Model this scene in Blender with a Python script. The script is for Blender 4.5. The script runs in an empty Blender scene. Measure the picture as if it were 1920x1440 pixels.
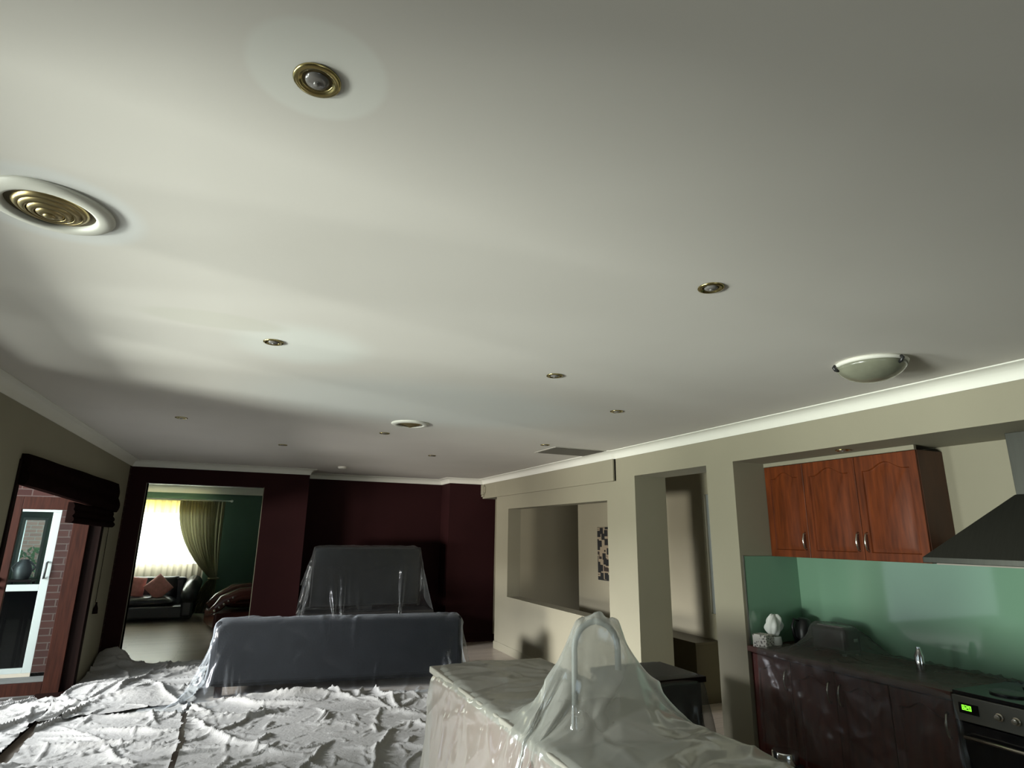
import bpy, bmesh, math, random
import numpy as np
from mathutils import Matrix, Vector

S = bpy.context.scene
COL = S.collection
rad = math.radians
random.seed(7)

# ------------------------------------------------------------------ camera
YAW, PITCH, ROLL, FPX, EYE = 0.40624826, 0.25032806, 0.01457433, 1107.05, 1.744
fw = Vector((math.sin(YAW)*math.cos(PITCH), math.cos(YAW)*math.cos(PITCH), math.sin(PITCH)))
rt = Vector((math.cos(YAW), -math.sin(YAW), 0.0))
up = rt.cross(fw)
r2 = rt*math.cos(ROLL) + up*math.sin(ROLL)
u2 = -rt*math.sin(ROLL) + up*math.cos(ROLL)
cam_d = bpy.data.cameras.new('camera')
cam_d.sensor_width = 36.0
cam_d.lens = FPX/1920*36.0
cam_d.clip_start = 0.05
cam = bpy.data.objects.new('camera', cam_d)
COL.objects.link(cam)
m3 = Matrix((r2, u2, -fw)).transposed()
cam.matrix_world = Matrix.Translation((0, 0, EYE)) @ m3.to_4x4()
S.camera = cam

# ------------------------------------------------------------------ view
S.view_settings.view_transform = 'Standard'
S.view_settings.look = 'None'
S.view_settings.gamma = 1.0
S.view_settings.use_curve_mapping = False
S.view_settings.exposure = 0.0
S.cycles.use_denoising = True
S.cycles.max_bounces = 10
S.cycles.diffuse_bounces = 4
S.cycles.glossy_bounces = 5
S.cycles.transmission_bounces = 8
S.cycles.transparent_max_bounces = 24
S.cycles.sample_clamp_indirect = 4.0
S.cycles.caustics_reflective = False
S.cycles.caustics_refractive = False

# ------------------------------------------------------------------ world: overcast sky
W = bpy.data.worlds.new('overcast_sky')
S.world = W
W.use_nodes = True
wn = W.node_tree
wn.nodes.clear()
wo = wn.nodes.new('ShaderNodeOutputWorld')
wb = wn.nodes.new('ShaderNodeBackground')
wb.inputs['Color'].default_value = (0.80, 0.90, 1.0, 1)
wb.inputs['Strength'].default_value = 1.0
wn.links.new(wb.outputs[0], wo.inputs[0])

# ------------------------------------------------------------------ daylight at the windows
def area(name, loc, look, size, size_y, power, color, spread=180):
    d = bpy.data.lights.new(name, 'AREA')
    d.shape = 'RECTANGLE'; d.size = size; d.size_y = size_y
    d.energy = power; d.color = color; d.spread = rad(spread)
    o = bpy.data.objects.new(name, d); COL.objects.link(o)
    o.location = loc
    o.rotation_euler = (Vector(look)-Vector(loc)).to_track_quat('-Z', 'Y').to_euler()
    return o
# light thrown up off the bright paving outside the near sliding window
area('daylight_off_paving', (-8.2, 1.25, 0.05), (-6.0, 1.7, 1.2), 2.4, 1.9, 1400, (1.0, 0.955, 0.87), 110)
area('daylight_off_doorstep', (-4.2, 2.6, 0.05), (-3.3, 2.7, 1.6), 1.6, 1.3, 75, (1.0, 0.955, 0.87), 140)
# fill light added behind the viewer, through an unseen window added for it
area('rear_fill_light', (1.0, -6.2, 0.3), (1.0, -2.7, 1.3), 3.0, 1.5, 35, (0.98, 0.98, 0.92), 120)
# light thrown up off the far courtyard through the open timber door
area('daylight_off_courtyard', (-7.2, 5.6, 0.05), (-5.0, 5.9, 1.0), 2.2, 2.6, 1150, (1.0, 0.97, 0.90), 150)
# sky above the courtyard outside the open timber door: high part and low part
area('daylight_courtyard_high', (-4.0, 6.2, 4.4), (0.0, 6.8, 0.0), 2.4, 1.8, 45, (0.86, 0.93, 1.0), 120)
area('daylight_courtyard_low', (-6.6, 6.7, 2.75), (3.8, 7.8, 0.5), 2.2, 1.2, 350, (0.95, 0.96, 0.98), 80)
# daylight behind the sheer curtain of the lounge
area('daylight_lounge_window', (-2.2, 15.75, 1.7), (-1.6, 11.5, 0.6), 2.6, 1.7, 720, (1.0, 1.0, 0.97))

# ------------------------------------------------------------------ materials
def mat(name):
    m = bpy.data.materials.new(name); m.use_nodes = True
    nt = m.node_tree; nt.nodes.clear()
    out = nt.nodes.new('ShaderNodeOutputMaterial')
    return m, nt, out
def node(nt, t, **kw):
    n = nt.nodes.new(t)
    for k, v in kw.items():
        if k in n.inputs: n.inputs[k].default_value = v
        else: setattr(n, k, v)
    return n
def pbr(name, col, rough=0.6, metal=0.0, var=0.0, vscale=6.0, bump=0.0, bscale=40.0, col2=None,
        stretch=(1, 1, 1), spec=0.5, coat=0.0):
    m, nt, out = mat(name)
    b = nt.nodes.new('ShaderNodeBsdfPrincipled')
    b.inputs['Base Color'].default_value = (*col, 1)
    b.inputs['Roughness'].default_value = rough
    b.inputs['Metallic'].default_value = metal
    b.inputs['Specular IOR Level'].default_value = spec
    b.inputs['Coat Weight'].default_value = coat
    b.inputs['Coat Roughness'].default_value = 0.04
    nt.links.new(b.outputs[0], out.inputs[0])
    tc = nt.nodes.new('ShaderNodeTexCoord')
    mp = nt.nodes.new('ShaderNodeMapping'); mp.inputs['Scale'].default_value = stretch
    nt.links.new(tc.outputs['Object'], mp.inputs[0])
    if var > 0 or col2:
        n = node(nt, 'ShaderNodeTexNoise', Scale=vscale, Detail=5.0)
        nt.links.new(mp.outputs[0], n.inputs['Vector'])
        r = nt.nodes.new('ShaderNodeValToRGB')
        r.color_ramp.elements[0].position = 0.3; r.color_ramp.elements[1].position = 0.7
        c2 = col2 or tuple(c*(1-var) for c in col)
        r.color_ramp.elements[0].color = (*c2, 1)
        r.color_ramp.elements[1].color = (*col, 1)
        nt.links.new(n.outputs[0], r.inputs[0]); nt.links.new(r.outputs[0], b.inputs['Base Color'])
    if bump > 0:
        n = node(nt, 'ShaderNodeTexNoise', Scale=bscale, Detail=4.0)
        nt.links.new(mp.outputs[0], n.inputs['Vector'])
        bp = node(nt, 'ShaderNodeBump', Strength=bump, Distance=0.01)
        nt.links.new(n.outputs[0], bp.inputs['Height']); nt.links.new(bp.outputs[0], b.inputs['Normal'])
    return m

CREAM = pbr('cream_paint', (0.255, 0.235, 0.168), 0.75, var=0.05, vscale=2.0, bump=0.04, bscale=90)
CREAM_DARK = pbr('hallway_paint', (0.32, 0.29, 0.205), 0.8, var=0.05, vscale=2.0)
MAROON = pbr('maroon_paint', (0.022, 0.0055, 0.006), 0.75, spec=0.12, var=0.15, vscale=2.0, bump=0.03, bscale=80)
GREENWALL = pbr('green_paint', (0.035, 0.085, 0.055), 0.6, var=0.1, vscale=2.0)
WHITE = pbr('white_paint', (0.70, 0.69, 0.62), 0.5, var=0.03, vscale=3.0)
WHITE_FRAME = pbr('white_frame', (0.36, 0.385, 0.38), 0.35)
TIMBER_DARK = pbr('dark_timber', (0.010, 0.004, 0.003), 0.55, spec=0.08, col2=(0.006, 0.0025, 0.002), vscale=5, stretch=(12, 12, 1))
TIMBER_RED = pbr('red_timber', (0.026, 0.0075, 0.004), 0.6, spec=0.08, col2=(0.012, 0.0035, 0.002), vscale=4, stretch=(14, 14, 1))
CHERRY = pbr('cherry_wood', (0.15, 0.034, 0.008), 0.38, col2=(0.065, 0.015, 0.004), vscale=3.5, stretch=(3, 9, 1.0), bump=0.03, bscale=20, spec=0.25)
CHERRY_DARK = pbr('cherry_side', (0.09, 0.028, 0.011), 0.45, col2=(0.06, 0.017, 0.008), vscale=3.5, stretch=(3, 9, 1.0))
REDCAB = pbr('red_cabinet', (0.12, 0.022, 0.014), 0.4, col2=(0.07, 0.012, 0.009), vscale=3.5, stretch=(3, 9, 1))
BRASS = pbr('brass', (0.46, 0.38, 0.17), 0.22, metal=1.0)
BRASS_MATT = pbr('aged_brass', (0.40, 0.32, 0.16), 0.34, metal=1.0, var=0.1)
BRASS_DARK = pbr('dark_brass', (0.10, 0.075, 0.03), 0.5, metal=0.6)
CHROME = pbr('chrome', (0.75, 0.75, 0.74), 0.12, metal=1.0)
NICKEL = pbr('satin_nickel', (0.62, 0.58, 0.50), 0.25, metal=1.0)
STEEL = pbr('brushed_steel', (0.055, 0.056, 0.048), 0.42, metal=0.85, var=0.12, vscale=8, stretch=(1, 12, 1))
PANEL_STEEL = pbr('panel_steel', (0.15, 0.145, 0.125), 0.45, metal=0.5, var=0.1)
LAMP_GLASS = pbr('lamp_glass', (0.16, 0.15, 0.14), 0.12, spec=0.8)
BLACK = pbr('black_plastic', (0.012, 0.012, 0.013), 0.35)
BLACK_GLOSS = pbr('black_gloss', (0.008, 0.008, 0.010), 0.08, spec=0.6)
CHARCOAL = pbr('charcoal_upholstery', (0.011, 0.013, 0.016), 0.75, spec=0.15, var=0.25, vscale=5, bump=0.25, bscale=55)
TVBLACK = pbr('screen_black', (0.012, 0.013, 0.014), 0.16)
CABBLACK = pbr('unit_black', (0.016, 0.014, 0.014), 0.4)
LEATHER_BLACK = pbr('black_leather', (0.016, 0.017, 0.018), 0.28, bump=0.2, bscale=30, spec=0.7)
LEATHER_RED = pbr('oxblood_leather', (0.075, 0.020, 0.014), 0.25, bump=0.25, bscale=22, spec=0.7)
PINK = pbr('pink_cushion', (0.62, 0.27, 0.25), 0.7, var=0.25, vscale=14, bump=0.1)
SALMON = pbr('salmon_laminate', (0.26, 0.095, 0.07), 0.5, var=0.08, vscale=3)
STONE = pbr('pale_benchtop', (0.34, 0.32, 0.28), 0.35, var=0.12, vscale=30)
BENCH_WOOD = pbr('benchtop_edge', (0.10, 0.032, 0.02), 0.35, col2=(0.06, 0.02, 0.013), vscale=6)
BLIND = pbr('brown_blind_cloth', (0.010, 0.0055, 0.005), 0.95, spec=0.0, var=0.25, vscale=12, bump=0.2, bscale=60)
PAVING = pbr('paving', (0.17, 0.165, 0.16), 0.8, var=0.2, vscale=7)
LEAF = pbr('leaves', (0.11, 0.20, 0.08), 0.6, var=0.5, vscale=9)
TERRACOTTA = pbr('dark_ceramic', (0.012, 0.012, 0.012), 0.5)
TISSUE = pbr('tissue_paper', (0.72, 0.74, 0.70), 0.9, bump=0.2, bscale=40)
GROUT_GREY = pbr('register_grey', (0.27, 0.245, 0.21), 0.7)

def ceiling_mat():
    m, nt, out = mat('ceiling_paint')
    b = nt.nodes.new('ShaderNodeBsdfPrincipled'); b.inputs['Roughness'].default_value = 0.85
    b.inputs['Specular IOR Level'].default_value = 0.2
    tc = nt.nodes.new('ShaderNodeTexCoord')
    n = node(nt, 'ShaderNodeTexNoise', Scale=0.9, Detail=3.0)
    nt.links.new(tc.outputs['Object'], n.inputs['Vector'])
    r = nt.nodes.new('ShaderNodeValToRGB')
    r.color_ramp.elements[0].position = 0.35; r.color_ramp.elements[1].position = 0.65
    r.color_ramp.elements[0].color = (0.64, 0.61, 0.565, 1); r.color_ramp.elements[1].color = (0.67, 0.64, 0.595, 1)
    nt.links.new(n.outputs[0], r.inputs[0])
    cur = r.outputs[0]
    # touched-up paint round two fittings, and a faint scuffed patch
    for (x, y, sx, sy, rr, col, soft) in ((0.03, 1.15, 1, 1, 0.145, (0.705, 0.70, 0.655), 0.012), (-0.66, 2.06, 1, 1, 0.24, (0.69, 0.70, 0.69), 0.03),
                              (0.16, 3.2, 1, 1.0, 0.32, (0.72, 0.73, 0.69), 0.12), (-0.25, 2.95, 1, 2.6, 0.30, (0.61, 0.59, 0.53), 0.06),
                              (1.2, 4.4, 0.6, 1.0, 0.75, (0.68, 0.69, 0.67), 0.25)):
        mp = nt.nodes.new('ShaderNodeMapping'); mp.vector_type = 'POINT'
        mp.inputs['Location'].default_value = (-x*sx, -y*sy, -2.7); mp.inputs['Scale'].default_value = (sx, sy, 1)
        nt.links.new(tc.outputs['Object'], mp.inputs[0])
        ln = nt.nodes.new('ShaderNodeVectorMath'); ln.operation = 'LENGTH'
        nt.links.new(mp.outputs[0], ln.inputs[0])
        mr = nt.nodes.new('ShaderNodeMapRange'); mr.interpolation_type = 'SMOOTHSTEP'
        mr.inputs['From Min'].default_value = rr-soft; mr.inputs['From Max'].default_value = rr+soft
        mr.inputs['To Min'].default_value = 0.75; mr.inputs['To Max'].default_value = 0.0
        nt.links.new(ln.outputs['Value'], mr.inputs['Value'])
        mx = nt.nodes.new('ShaderNodeMix'); mx.data_type = 'RGBA'
        nt.links.new(mr.outputs[0], mx.inputs['Factor']); nt.links.new(cur, mx.inputs['A'])
        mx.inputs['B'].default_value = (*col, 1)
        cur = mx.outputs['Result']
    nt.links.new(cur, b.inputs['Base Color'])
    nb = node(nt, 'ShaderNodeTexNoise', Scale=70.0, Detail=2.0)
    nt.links.new(tc.outputs['Object'], nb.inputs['Vector'])
    bp = node(nt, 'ShaderNodeBump', Strength=0.012, Distance=0.01)
    nt.links.new(nb.outputs[0], bp.inputs['Height']); nt.links.new(bp.outputs[0], b.inputs['Normal'])
    nt.links.new(b.outputs[0], out.inputs[0])
    return m
CEIL = ceiling_mat()

def brick_mat(name, c1, c2, mortar):
    m, nt, out = mat(name)
    b = nt.nodes.new('ShaderNodeBsdfPrincipled'); b.inputs['Roughness'].default_value = 0.85; b.inputs['Specular IOR Level'].default_value = 0.15
    tc = nt.nodes.new('ShaderNodeTexCoord'); sp = nt.nodes.new('ShaderNodeSeparateXYZ'); cb = nt.nodes.new('ShaderNodeCombineXYZ')
    nt.links.new(tc.outputs['Object'], sp.inputs[0])
    nt.links.new(sp.outputs['X'], cb.inputs['X']); nt.links.new(sp.outputs['Z'], cb.inputs['Y'])
    br = nt.nodes.new('ShaderNodeTexBrick')
    br.inputs['Color1'].default_value = (*c1, 1); br.inputs['Color2'].default_value = (*c2, 1); br.inputs['Mortar'].default_value = (*mortar, 1)
    br.inputs['Scale'].default_value = 1.0
    br.inputs['Brick Width'].default_value = 0.24; br.inputs['Row Height'].default_value = 0.086; br.inputs['Mortar Size'].default_value = 0.007
    nt.links.new(cb.outputs[0], br.inputs['Vector'])
    nt.links.new(br.outputs['Color'], b.inputs['Base Color'])
    bp = node(nt, 'ShaderNodeBump', Strength=0.6, Distance=0.01); bp.invert = True
    nt.links.new(br.outputs['Fac'], bp.inputs['Height']); nt.links.new(bp.outputs[0], b.inputs['Normal'])
    nt.links.new(b.outputs[0], out.inputs[0])
    return m
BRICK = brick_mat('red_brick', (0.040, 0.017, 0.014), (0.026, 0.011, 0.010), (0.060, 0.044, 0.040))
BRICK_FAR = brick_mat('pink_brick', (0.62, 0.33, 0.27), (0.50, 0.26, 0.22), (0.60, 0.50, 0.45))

def floor_mat():
    m, nt, out = mat('timber_floor')
    b = nt.nodes.new('ShaderNodeBsdfPrincipled'); b.inputs['Roughness'].default_value = 0.30
    tc = nt.nodes.new('ShaderNodeTexCoord')
    br = nt.nodes.new('ShaderNodeTexBrick')
    br.inputs['Color1'].default_value = (0.44, 0.38, 0.32, 1); br.inputs['Color2'].default_value = (0.36, 0.31, 0.26, 1)
    br.inputs['Mortar'].default_value = (0.15, 0.12, 0.10, 1)
    br.inputs['Scale'].default_value = 1.0
    br.inputs['Brick Width'].default_value = 1.5; br.inputs['Row Height'].default_value = 0.12; br.inputs['Mortar Size'].default_value = 0.002
    nt.links.new(tc.outputs['Object'], br.inputs['Vector'])
    nt.links.new(br.outputs['Color'], b.inputs['Base Color'])
    mp = nt.nodes.new('ShaderNodeMapping'); mp.inputs['Scale'].default_value = (1.0, 6.0, 1)
    nt.links.new(tc.outputs['Object'], mp.inputs[0])
    n = node(nt, 'ShaderNodeTexNoise', Scale=2.5, Detail=3.0)
    nt.links.new(mp.outputs[0], n.inputs['Vector'])
    bp = node(nt, 'ShaderNodeBump', Strength=0.15, Distance=0.02)
    nt.links.new(n.outputs[0], bp.inputs['Height']); nt.links.new(bp.outputs[0], b.inputs['Normal'])
    nt.links.new(b.outputs[0], out.inputs[0])
    return m
FLOORM = floor_mat()

def dropcloth_mat(name, col):
    m, nt, out = mat(name)
    b = nt.nodes.new('ShaderNodeBsdfPrincipled'); b.inputs['Roughness'].default_value = 0.8
    b.inputs['Specular IOR Level'].default_value = 0.25
    tc = nt.nodes.new('ShaderNodeTexCoord')
    n = node(nt, 'ShaderNodeTexNoise', Scale=3.0, Detail=5.0)
    nt.links.new(tc.outputs['Object'], n.inputs['Vector'])
    r = nt.nodes.new('ShaderNodeValToRGB')
    r.color_ramp.elements[0].position = 0.3; r.color_ramp.elements[1].position = 0.7
    r.color_ramp.elements[0].color = tuple(c*0.88 for c in col)+(1,); r.color_ramp.elements[1].color = (*col, 1)
    nt.links.new(n.outputs[0], r.inputs[0]); nt.links.new(r.outputs[0], b.inputs['Base Color'])
    v = node(nt, 'ShaderNodeTexNoise', Scale=26.0, Detail=6.0, Roughness=0.6, Distortion=0.6)
    nt.links.new(tc.outputs['Object'], v.inputs['Vector'])
    bp = node(nt, 'ShaderNodeBump', Strength=0.5, Distance=0.012)
    nt.links.new(v.outputs[0], bp.inputs['Height']); nt.links.new(bp.outputs[0], b.inputs['Normal'])
    nt.links.new(b.outputs[0], out.inputs[0])
    return m
CLOTH = dropcloth_mat('drop_cloth', (0.35, 0.35, 0.335))

def film_mat(name, haze, edge, tint=(0.85, 0.87, 0.86), wr=9.0, streak=0.25, bumpd=0.02, gloss=0.35, rough=0.16, rw=0.014):
    """thin plastic film: mostly see-through, whitish where creased or seen edge-on"""
    m, nt, out = mat(name)
    tc = nt.nodes.new('ShaderNodeTexCoord')
    n = node(nt, 'ShaderNodeTexNoise', Scale=wr, Detail=5.0, Roughness=0.5, Distortion=0.35)
    nt.links.new(tc.outputs['Object'], n.inputs['Vector'])
    # ridges where the noise crosses its middle = creases
    ab = nt.nodes.new('ShaderNodeMath'); ab.operation = 'SUBTRACT'; ab.inputs[1].default_value = 0.5
    nt.links.new(n.outputs[0], ab.inputs[0])
    a2 = nt.nodes.new('ShaderNodeMath'); a2.operation = 'ABSOLUTE'; nt.links.new(ab.outputs[0], a2.inputs[0])
    mr = nt.nodes.new('ShaderNodeMapRange'); mr.inputs['From Min'].default_value = 0.0; mr.inputs['From Max'].default_value = rw
    mr.inputs['To Min'].default_value = 1.0; mr.inputs['To Max'].default_value = 0.0
    nt.links.new(a2.outputs[0], mr.inputs['Value'])
    lw = node(nt, 'ShaderNodeLayerWeight', Blend=0.35)
    bp = node(nt, 'ShaderNodeBump', Strength=0.55, Distance=bumpd)
    hm = nt.nodes.new('ShaderNodeMath'); hm.operation = 'MULTIPLY_ADD'; hm.inputs[1].default_value = 0.0
    nt.links.new(mr.outputs[0], hm.inputs[0]); nt.links.new(n.outputs[0], hm.inputs[2]); nt.links.new(hm.outputs[0], bp.inputs['Height'])
    df = node(nt, 'ShaderNodeBsdfDiffuse'); df.inputs['Color'].default_value = (*tint, 1)
    tl = node(nt, 'ShaderNodeBsdfTranslucent'); tl.inputs['Color'].default_value = (*tint, 1)
    gl = node(nt, 'ShaderNodeBsdfGlossy'); gl.inputs['Color'].default_value = (0.9, 0.92, 0.95, 1); gl.inputs['Roughness'].default_value = rough
    for x in (df, tl, gl): nt.links.new(bp.outputs[0], x.inputs['Normal'])
    tr = nt.nodes.new('ShaderNodeBsdfTransparent'); tr.inputs['Color'].default_value = (0.95, 0.96, 0.96, 1)
    m1 = nt.nodes.new('ShaderNodeMixShader'); m1.inputs[0].default_value = 0.45
    nt.links.new(df.outputs[0], m1.inputs[1]); nt.links.new(tl.outputs[0], m1.inputs[2])
    m2 = nt.nodes.new('ShaderNodeMixShader'); m2.inputs[0].default_value = gloss
    nt.links.new(m1.outputs[0], m2.inputs[1]); nt.links.new(gl.outputs[0], m2.inputs[2])
    # factor = haze + edge*facing + streak*crease
    f1 = nt.nodes.new('ShaderNodeMath'); f1.operation = 'MULTIPLY_ADD'; f1.inputs[1].default_value = edge; f1.inputs[2].default_value = haze
    nt.links.new(lw.outputs['Facing'], f1.inputs[0])
    f2 = nt.nodes.new('ShaderNodeMath'); f2.operation = 'MULTIPLY_ADD'; f2.inputs[1].default_value = streak
    nt.links.new(mr.outputs[0], f2.inputs[0]); nt.links.new(f1.outputs[0], f2.inputs[2]); f2.use_clamp = True
    m3_ = nt.nodes.new('ShaderNodeMixShader')
    nt.links.new(f2.outputs[0], m3_.inputs[0]); nt.links.new(tr.outputs[0], m3_.inputs[1]); nt.links.new(m2.outputs[0], m3_.inputs[2])
    nt.links.new(m3_.outputs[0], out.inputs[0])
    return m
FILM_SOFA = film_mat('clear_film', 0.012, 0.42, tint=(0.75, 0.82, 0.88), wr=2.6, streak=0.0, bumpd=0.012, gloss=0.3)
FILM_TV = film_mat('clear_film_dull', 0.02, 0.24, tint=(0.7, 0.74, 0.74), wr=5.0, streak=0.02)
FILM_ISLAND = film_mat('milky_film', 0.50, 0.42, tint=(0.60, 0.60, 0.55), wr=3.2, streak=0.0, bumpd=0.010)
FILM_BENCH = film_mat('dull_film', 0.30, 0.35, tint=(0.20, 0.20, 0.185), wr=3.0, streak=0.05, gloss=0.12, rough=0.3)

def glass_pane(name, col=(0.9, 0.95, 0.95), mixf=0.12, rough=0.03):
    m, nt, out = mat(name)
    tr = nt.nodes.new('ShaderNodeBsdfTransparent'); tr.inputs['Color'].default_value = (*col, 1)
    gl = nt.nodes.new('ShaderNodeBsdfGlossy'); gl.inputs['Roughness'].default_value = rough
    mx = nt.nodes.new('ShaderNodeMixShader'); mx.inputs[0].default_value = mixf
    nt.links.new(tr.outputs[0], mx.inputs[1]); nt.links.new(gl.outputs[0], mx.inputs[2]); nt.links.new(mx.outputs[0], out.inputs[0])
    return m
GLASS = glass_pane('clear_glass', mixf=0.008)
GLASS_DARK = glass_pane('tinted_glass', (0.25, 0.25, 0.27), 0.01)
SPLASH = pbr('green_back_painted_glass', (0.155, 0.275, 0.19), 0.05, spec=0.7, var=0.04, vscale=1.0, coat=0.3)

def translucent(name, col, tfac, tr=0.0, var=None):
    m, nt, out = mat(name)
    df = nt.nodes.new('ShaderNodeBsdfDiffuse'); df.inputs['Color'].default_value = (*col, 1)
    tl = nt.nodes.new('ShaderNodeBsdfTranslucent'); tl.inputs['Color'].default_value = (*col, 1)
    mx = nt.nodes.new('ShaderNodeMixShader'); mx.inputs[0].default_value = tfac
    nt.links.new(df.outputs[0], mx.inputs[1]); nt.links.new(tl.outputs[0], mx.inputs[2])
    last = mx.outputs[0]
    if tr > 0:
        t = nt.nodes.new('ShaderNodeBsdfTransparent'); m2 = nt.nodes.new('ShaderNodeMixShader'); m2.inputs[0].default_value = tr
        nt.links.new(last, m2.inputs[1]); nt.links.new(t.outputs[0], m2.inputs[2]); last = m2.outputs[0]
    nt.links.new(last, out.inputs[0])
    return m
SHEER = translucent('sheer_fabric', (0.80, 0.78, 0.70), 0.45, 0.02)
SHEER_BAND = translucent('yellow_lace_band', (0.50, 0.39, 0.13), 0.40, 0.0)
SHEER_LOW = translucent('sheer_hem', (0.40, 0.35, 0.26), 0.3, 0.0)
DRAPE = translucent('olive_drape', (0.20, 0.19, 0.11), 0.22)
def emit(name, col, s):
    m, nt, out = mat(name)
    e = nt.nodes.new('ShaderNodeEmission'); e.inputs[0].default_value = (*col, 1); e.inputs[1].default_value = s
    nt.links.new(e.outputs[0], out.inputs[0]); return m
DIGITS = emit('green_digits', (0.25, 1.0, 0.04), 1.6)
FROSTED_LIT = emit('daylit_frosted_glass', (0.95, 1.0, 1.0), 1.1)

def floral_mat():
    m, nt, out = mat('floral_card')
    b = nt.nodes.new('ShaderNodeBsdfPrincipled'); b.inputs['Roughness'].default_value = 0.6
    tc = nt.nodes.new('ShaderNodeTexCoord'); v = node(nt, 'ShaderNodeTexVoronoi', Scale=55.0)
    nt.links.new(tc.outputs['Object'], v.inputs['Vector'])
    r = nt.nodes.new('ShaderNodeValToRGB'); r.color_ramp.elements[0].position = 0.25; r.color_ramp.elements[1].position = 0.5
    r.color_ramp.elements[0].color = (0.10, 0.09, 0.08, 1); r.color_ramp.elements[1].color = (0.62, 0.60, 0.54, 1)
    nt.links.new(v.outputs['Distance'], r.inputs[0]); nt.links.new(r.outputs[0], b.inputs['Base Color'])
    nt.links.new(b.outputs[0], out.inputs[0]); return m
FLORAL = floral_mat()
def art_mat():
    m, nt, out = mat('canvas_print')
    b = nt.nodes.new('ShaderNodeBsdfPrincipled'); b.inputs['Roughness'].default_value = 0.7
    tc = nt.nodes.new('ShaderNodeTexCoord'); v = node(nt, 'ShaderNodeTexVoronoi', Scale=9.0)
    v.distance = 'CHEBYCHEV'
    nt.links.new(tc.outputs['Object'], v.inputs['Vector'])
    r = nt.nodes.new('ShaderNodeValToRGB'); r.color_ramp.interpolation = 'CONSTANT'
    r.color_ramp.elements[0].color = (0.01, 0.01, 0.01, 1); r.color_ramp.elements[1].position = 0.42
    r.color_ramp.elements[1].color = (0.30, 0.24, 0.16, 1)
    e = r.color_ramp.elements.new(0.6); e.color = (0.03, 0.02, 0.015, 1)
    nt.links.new(v.outputs['Distance'], r.inputs[0]); nt.links.new(r.outputs[0], b.inputs['Base Color'])
    nt.links.new(b.outputs[0], out.inputs[0]); return m
ART = art_mat()

# ------------------------------------------------------------------ mesh helpers
def link(name, me, m, parent=None):
    o = bpy.data.objects.new(name, me); COL.objects.link(o)
    if m is not None: me.materials.append(m)
    if parent is not None: o.parent = parent
    return o
def obj(name, bm, m, parent=None, smooth=False, bevel=0.0, sub=0, auto=None):
    bmesh.ops.recalc_face_normals(bm, faces=bm.faces)
    me = bpy.data.meshes.new(name); bm.to_mesh(me); bm.free()
    if smooth:
        me.polygons.foreach_set('use_smooth', [True]*len(me.polygons))
        if auto is not None:
            me.set_sharp_from_angle(angle=rad(auto))
    o = link(name, me, m, parent)
    if bevel > 0:
        b = o.modifiers.new('bevel', 'BEVEL'); b.width = bevel; b.segments = 3; b.limit_method = 'ANGLE'; b.angle_limit = rad(40)
    if sub: s_ = o.modifiers.new('sub', 'SUBSURF'); s_.levels = sub; s_.render_levels = sub
    return o
def box(bm, x0, x1, y0, y1, z0, z1, M=None):
    vs = [bm.verts.new(Vector(p)) for p in ((x0,y0,z0),(x1,y0,z0),(x1,y1,z0),(x0,y1,z0),(x0,y0,z1),(x1,y0,z1),(x1,y1,z1),(x0,y1,z1))]
    if M is not None:
        for v in vs: v.co = M @ v.co
    for f in ((0,3,2,1),(4,5,6,7),(0,1,5,4),(1,2,6,5),(2,3,7,6),(3,0,4,7)): bm.faces.new([vs[i] for i in f])
def boxes(*bs):
    bm = bmesh.new()
    for b in bs: box(bm, *b)
    return bm
def tube(bm, pts, r, seg=12, cap=True):
    pts = [Vector(p) for p in pts]
    rs = r if isinstance(r, (list, tuple)) else [r]*len(pts)
    rings = []; prev_n = None
    for i, p in enumerate(pts):
        t = (pts[min(i+1, len(pts)-1)] - pts[max(i-1, 0)]).normalized()
        if prev_n is None:
            a = Vector((0, 0, 1)) if abs(t.z) < 0.9 else Vector((1, 0, 0))
            n = t.cross(a).normalized()
        else:
            n = (prev_n - t*prev_n.dot(t)).normalized()
        b = t.cross(n); prev_n = n
        rings.append([bm.verts.new(p + (n*math.cos(2*math.pi*k/seg) + b*math.sin(2*math.pi*k/seg))*rs[i]) for k in range(seg)])
    for a, b in zip(rings, rings[1:]):
        for k in range(seg): bm.faces.new((a[k], a[(k+1) % seg], b[(k+1) % seg], b[k]))
    if cap:
        bm.faces.new(rings[0][::-1]); bm.faces.new(rings[-1])
def lathe(bm, prof, seg=48, center=(0, 0, 0), closed=False):
    """prof: list of (r, z)"""
    rings = []
    c = Vector(center)
    for r, z in prof:
        if r < 1e-6: rings.append([bm.verts.new(c+Vector((0, 0, z)))])
        else: rings.append([bm.verts.new(c+Vector((r*math.cos(2*math.pi*k/seg), r*math.sin(2*math.pi*k/seg), z))) for k in range(seg)])
    pairs = list(zip(rings, rings[1:]))
    if closed: pairs.append((rings[-1], rings[0]))
    for a, b in pairs:
        if len(a) == 1 and len(b) == 1: continue
        for k in range(seg):
            k2 = (k+1) % seg
            if len(a) == 1: bm.faces.new((a[0], b[k2], b[k]))
            elif len(b) == 1: bm.faces.new((a[k], a[k2], b[0]))
            else: bm.faces.new((a[k], a[k2], b[k2], b[k]))
def thing(name, label, cat, loc=(0, 0, 0), rz=0.0, group=None):
    o = bpy.data.objects.new(name, None); COL.objects.link(o)
    o.empty_display_size = 0.1
    o.location = loc; o.rotation_euler = (0, 0, rz)
    o['label'] = label; o['category'] = cat
    if group: o['group'] = group
    return o
def tag(o, label, cat, group=None):
    o['label'] = label; o['category'] = cat
    if group: o['group'] = group
    return o
def struct(o, label=None):
    o['kind'] = 'structure'
    if label: o['label'] = label
    return o
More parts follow.
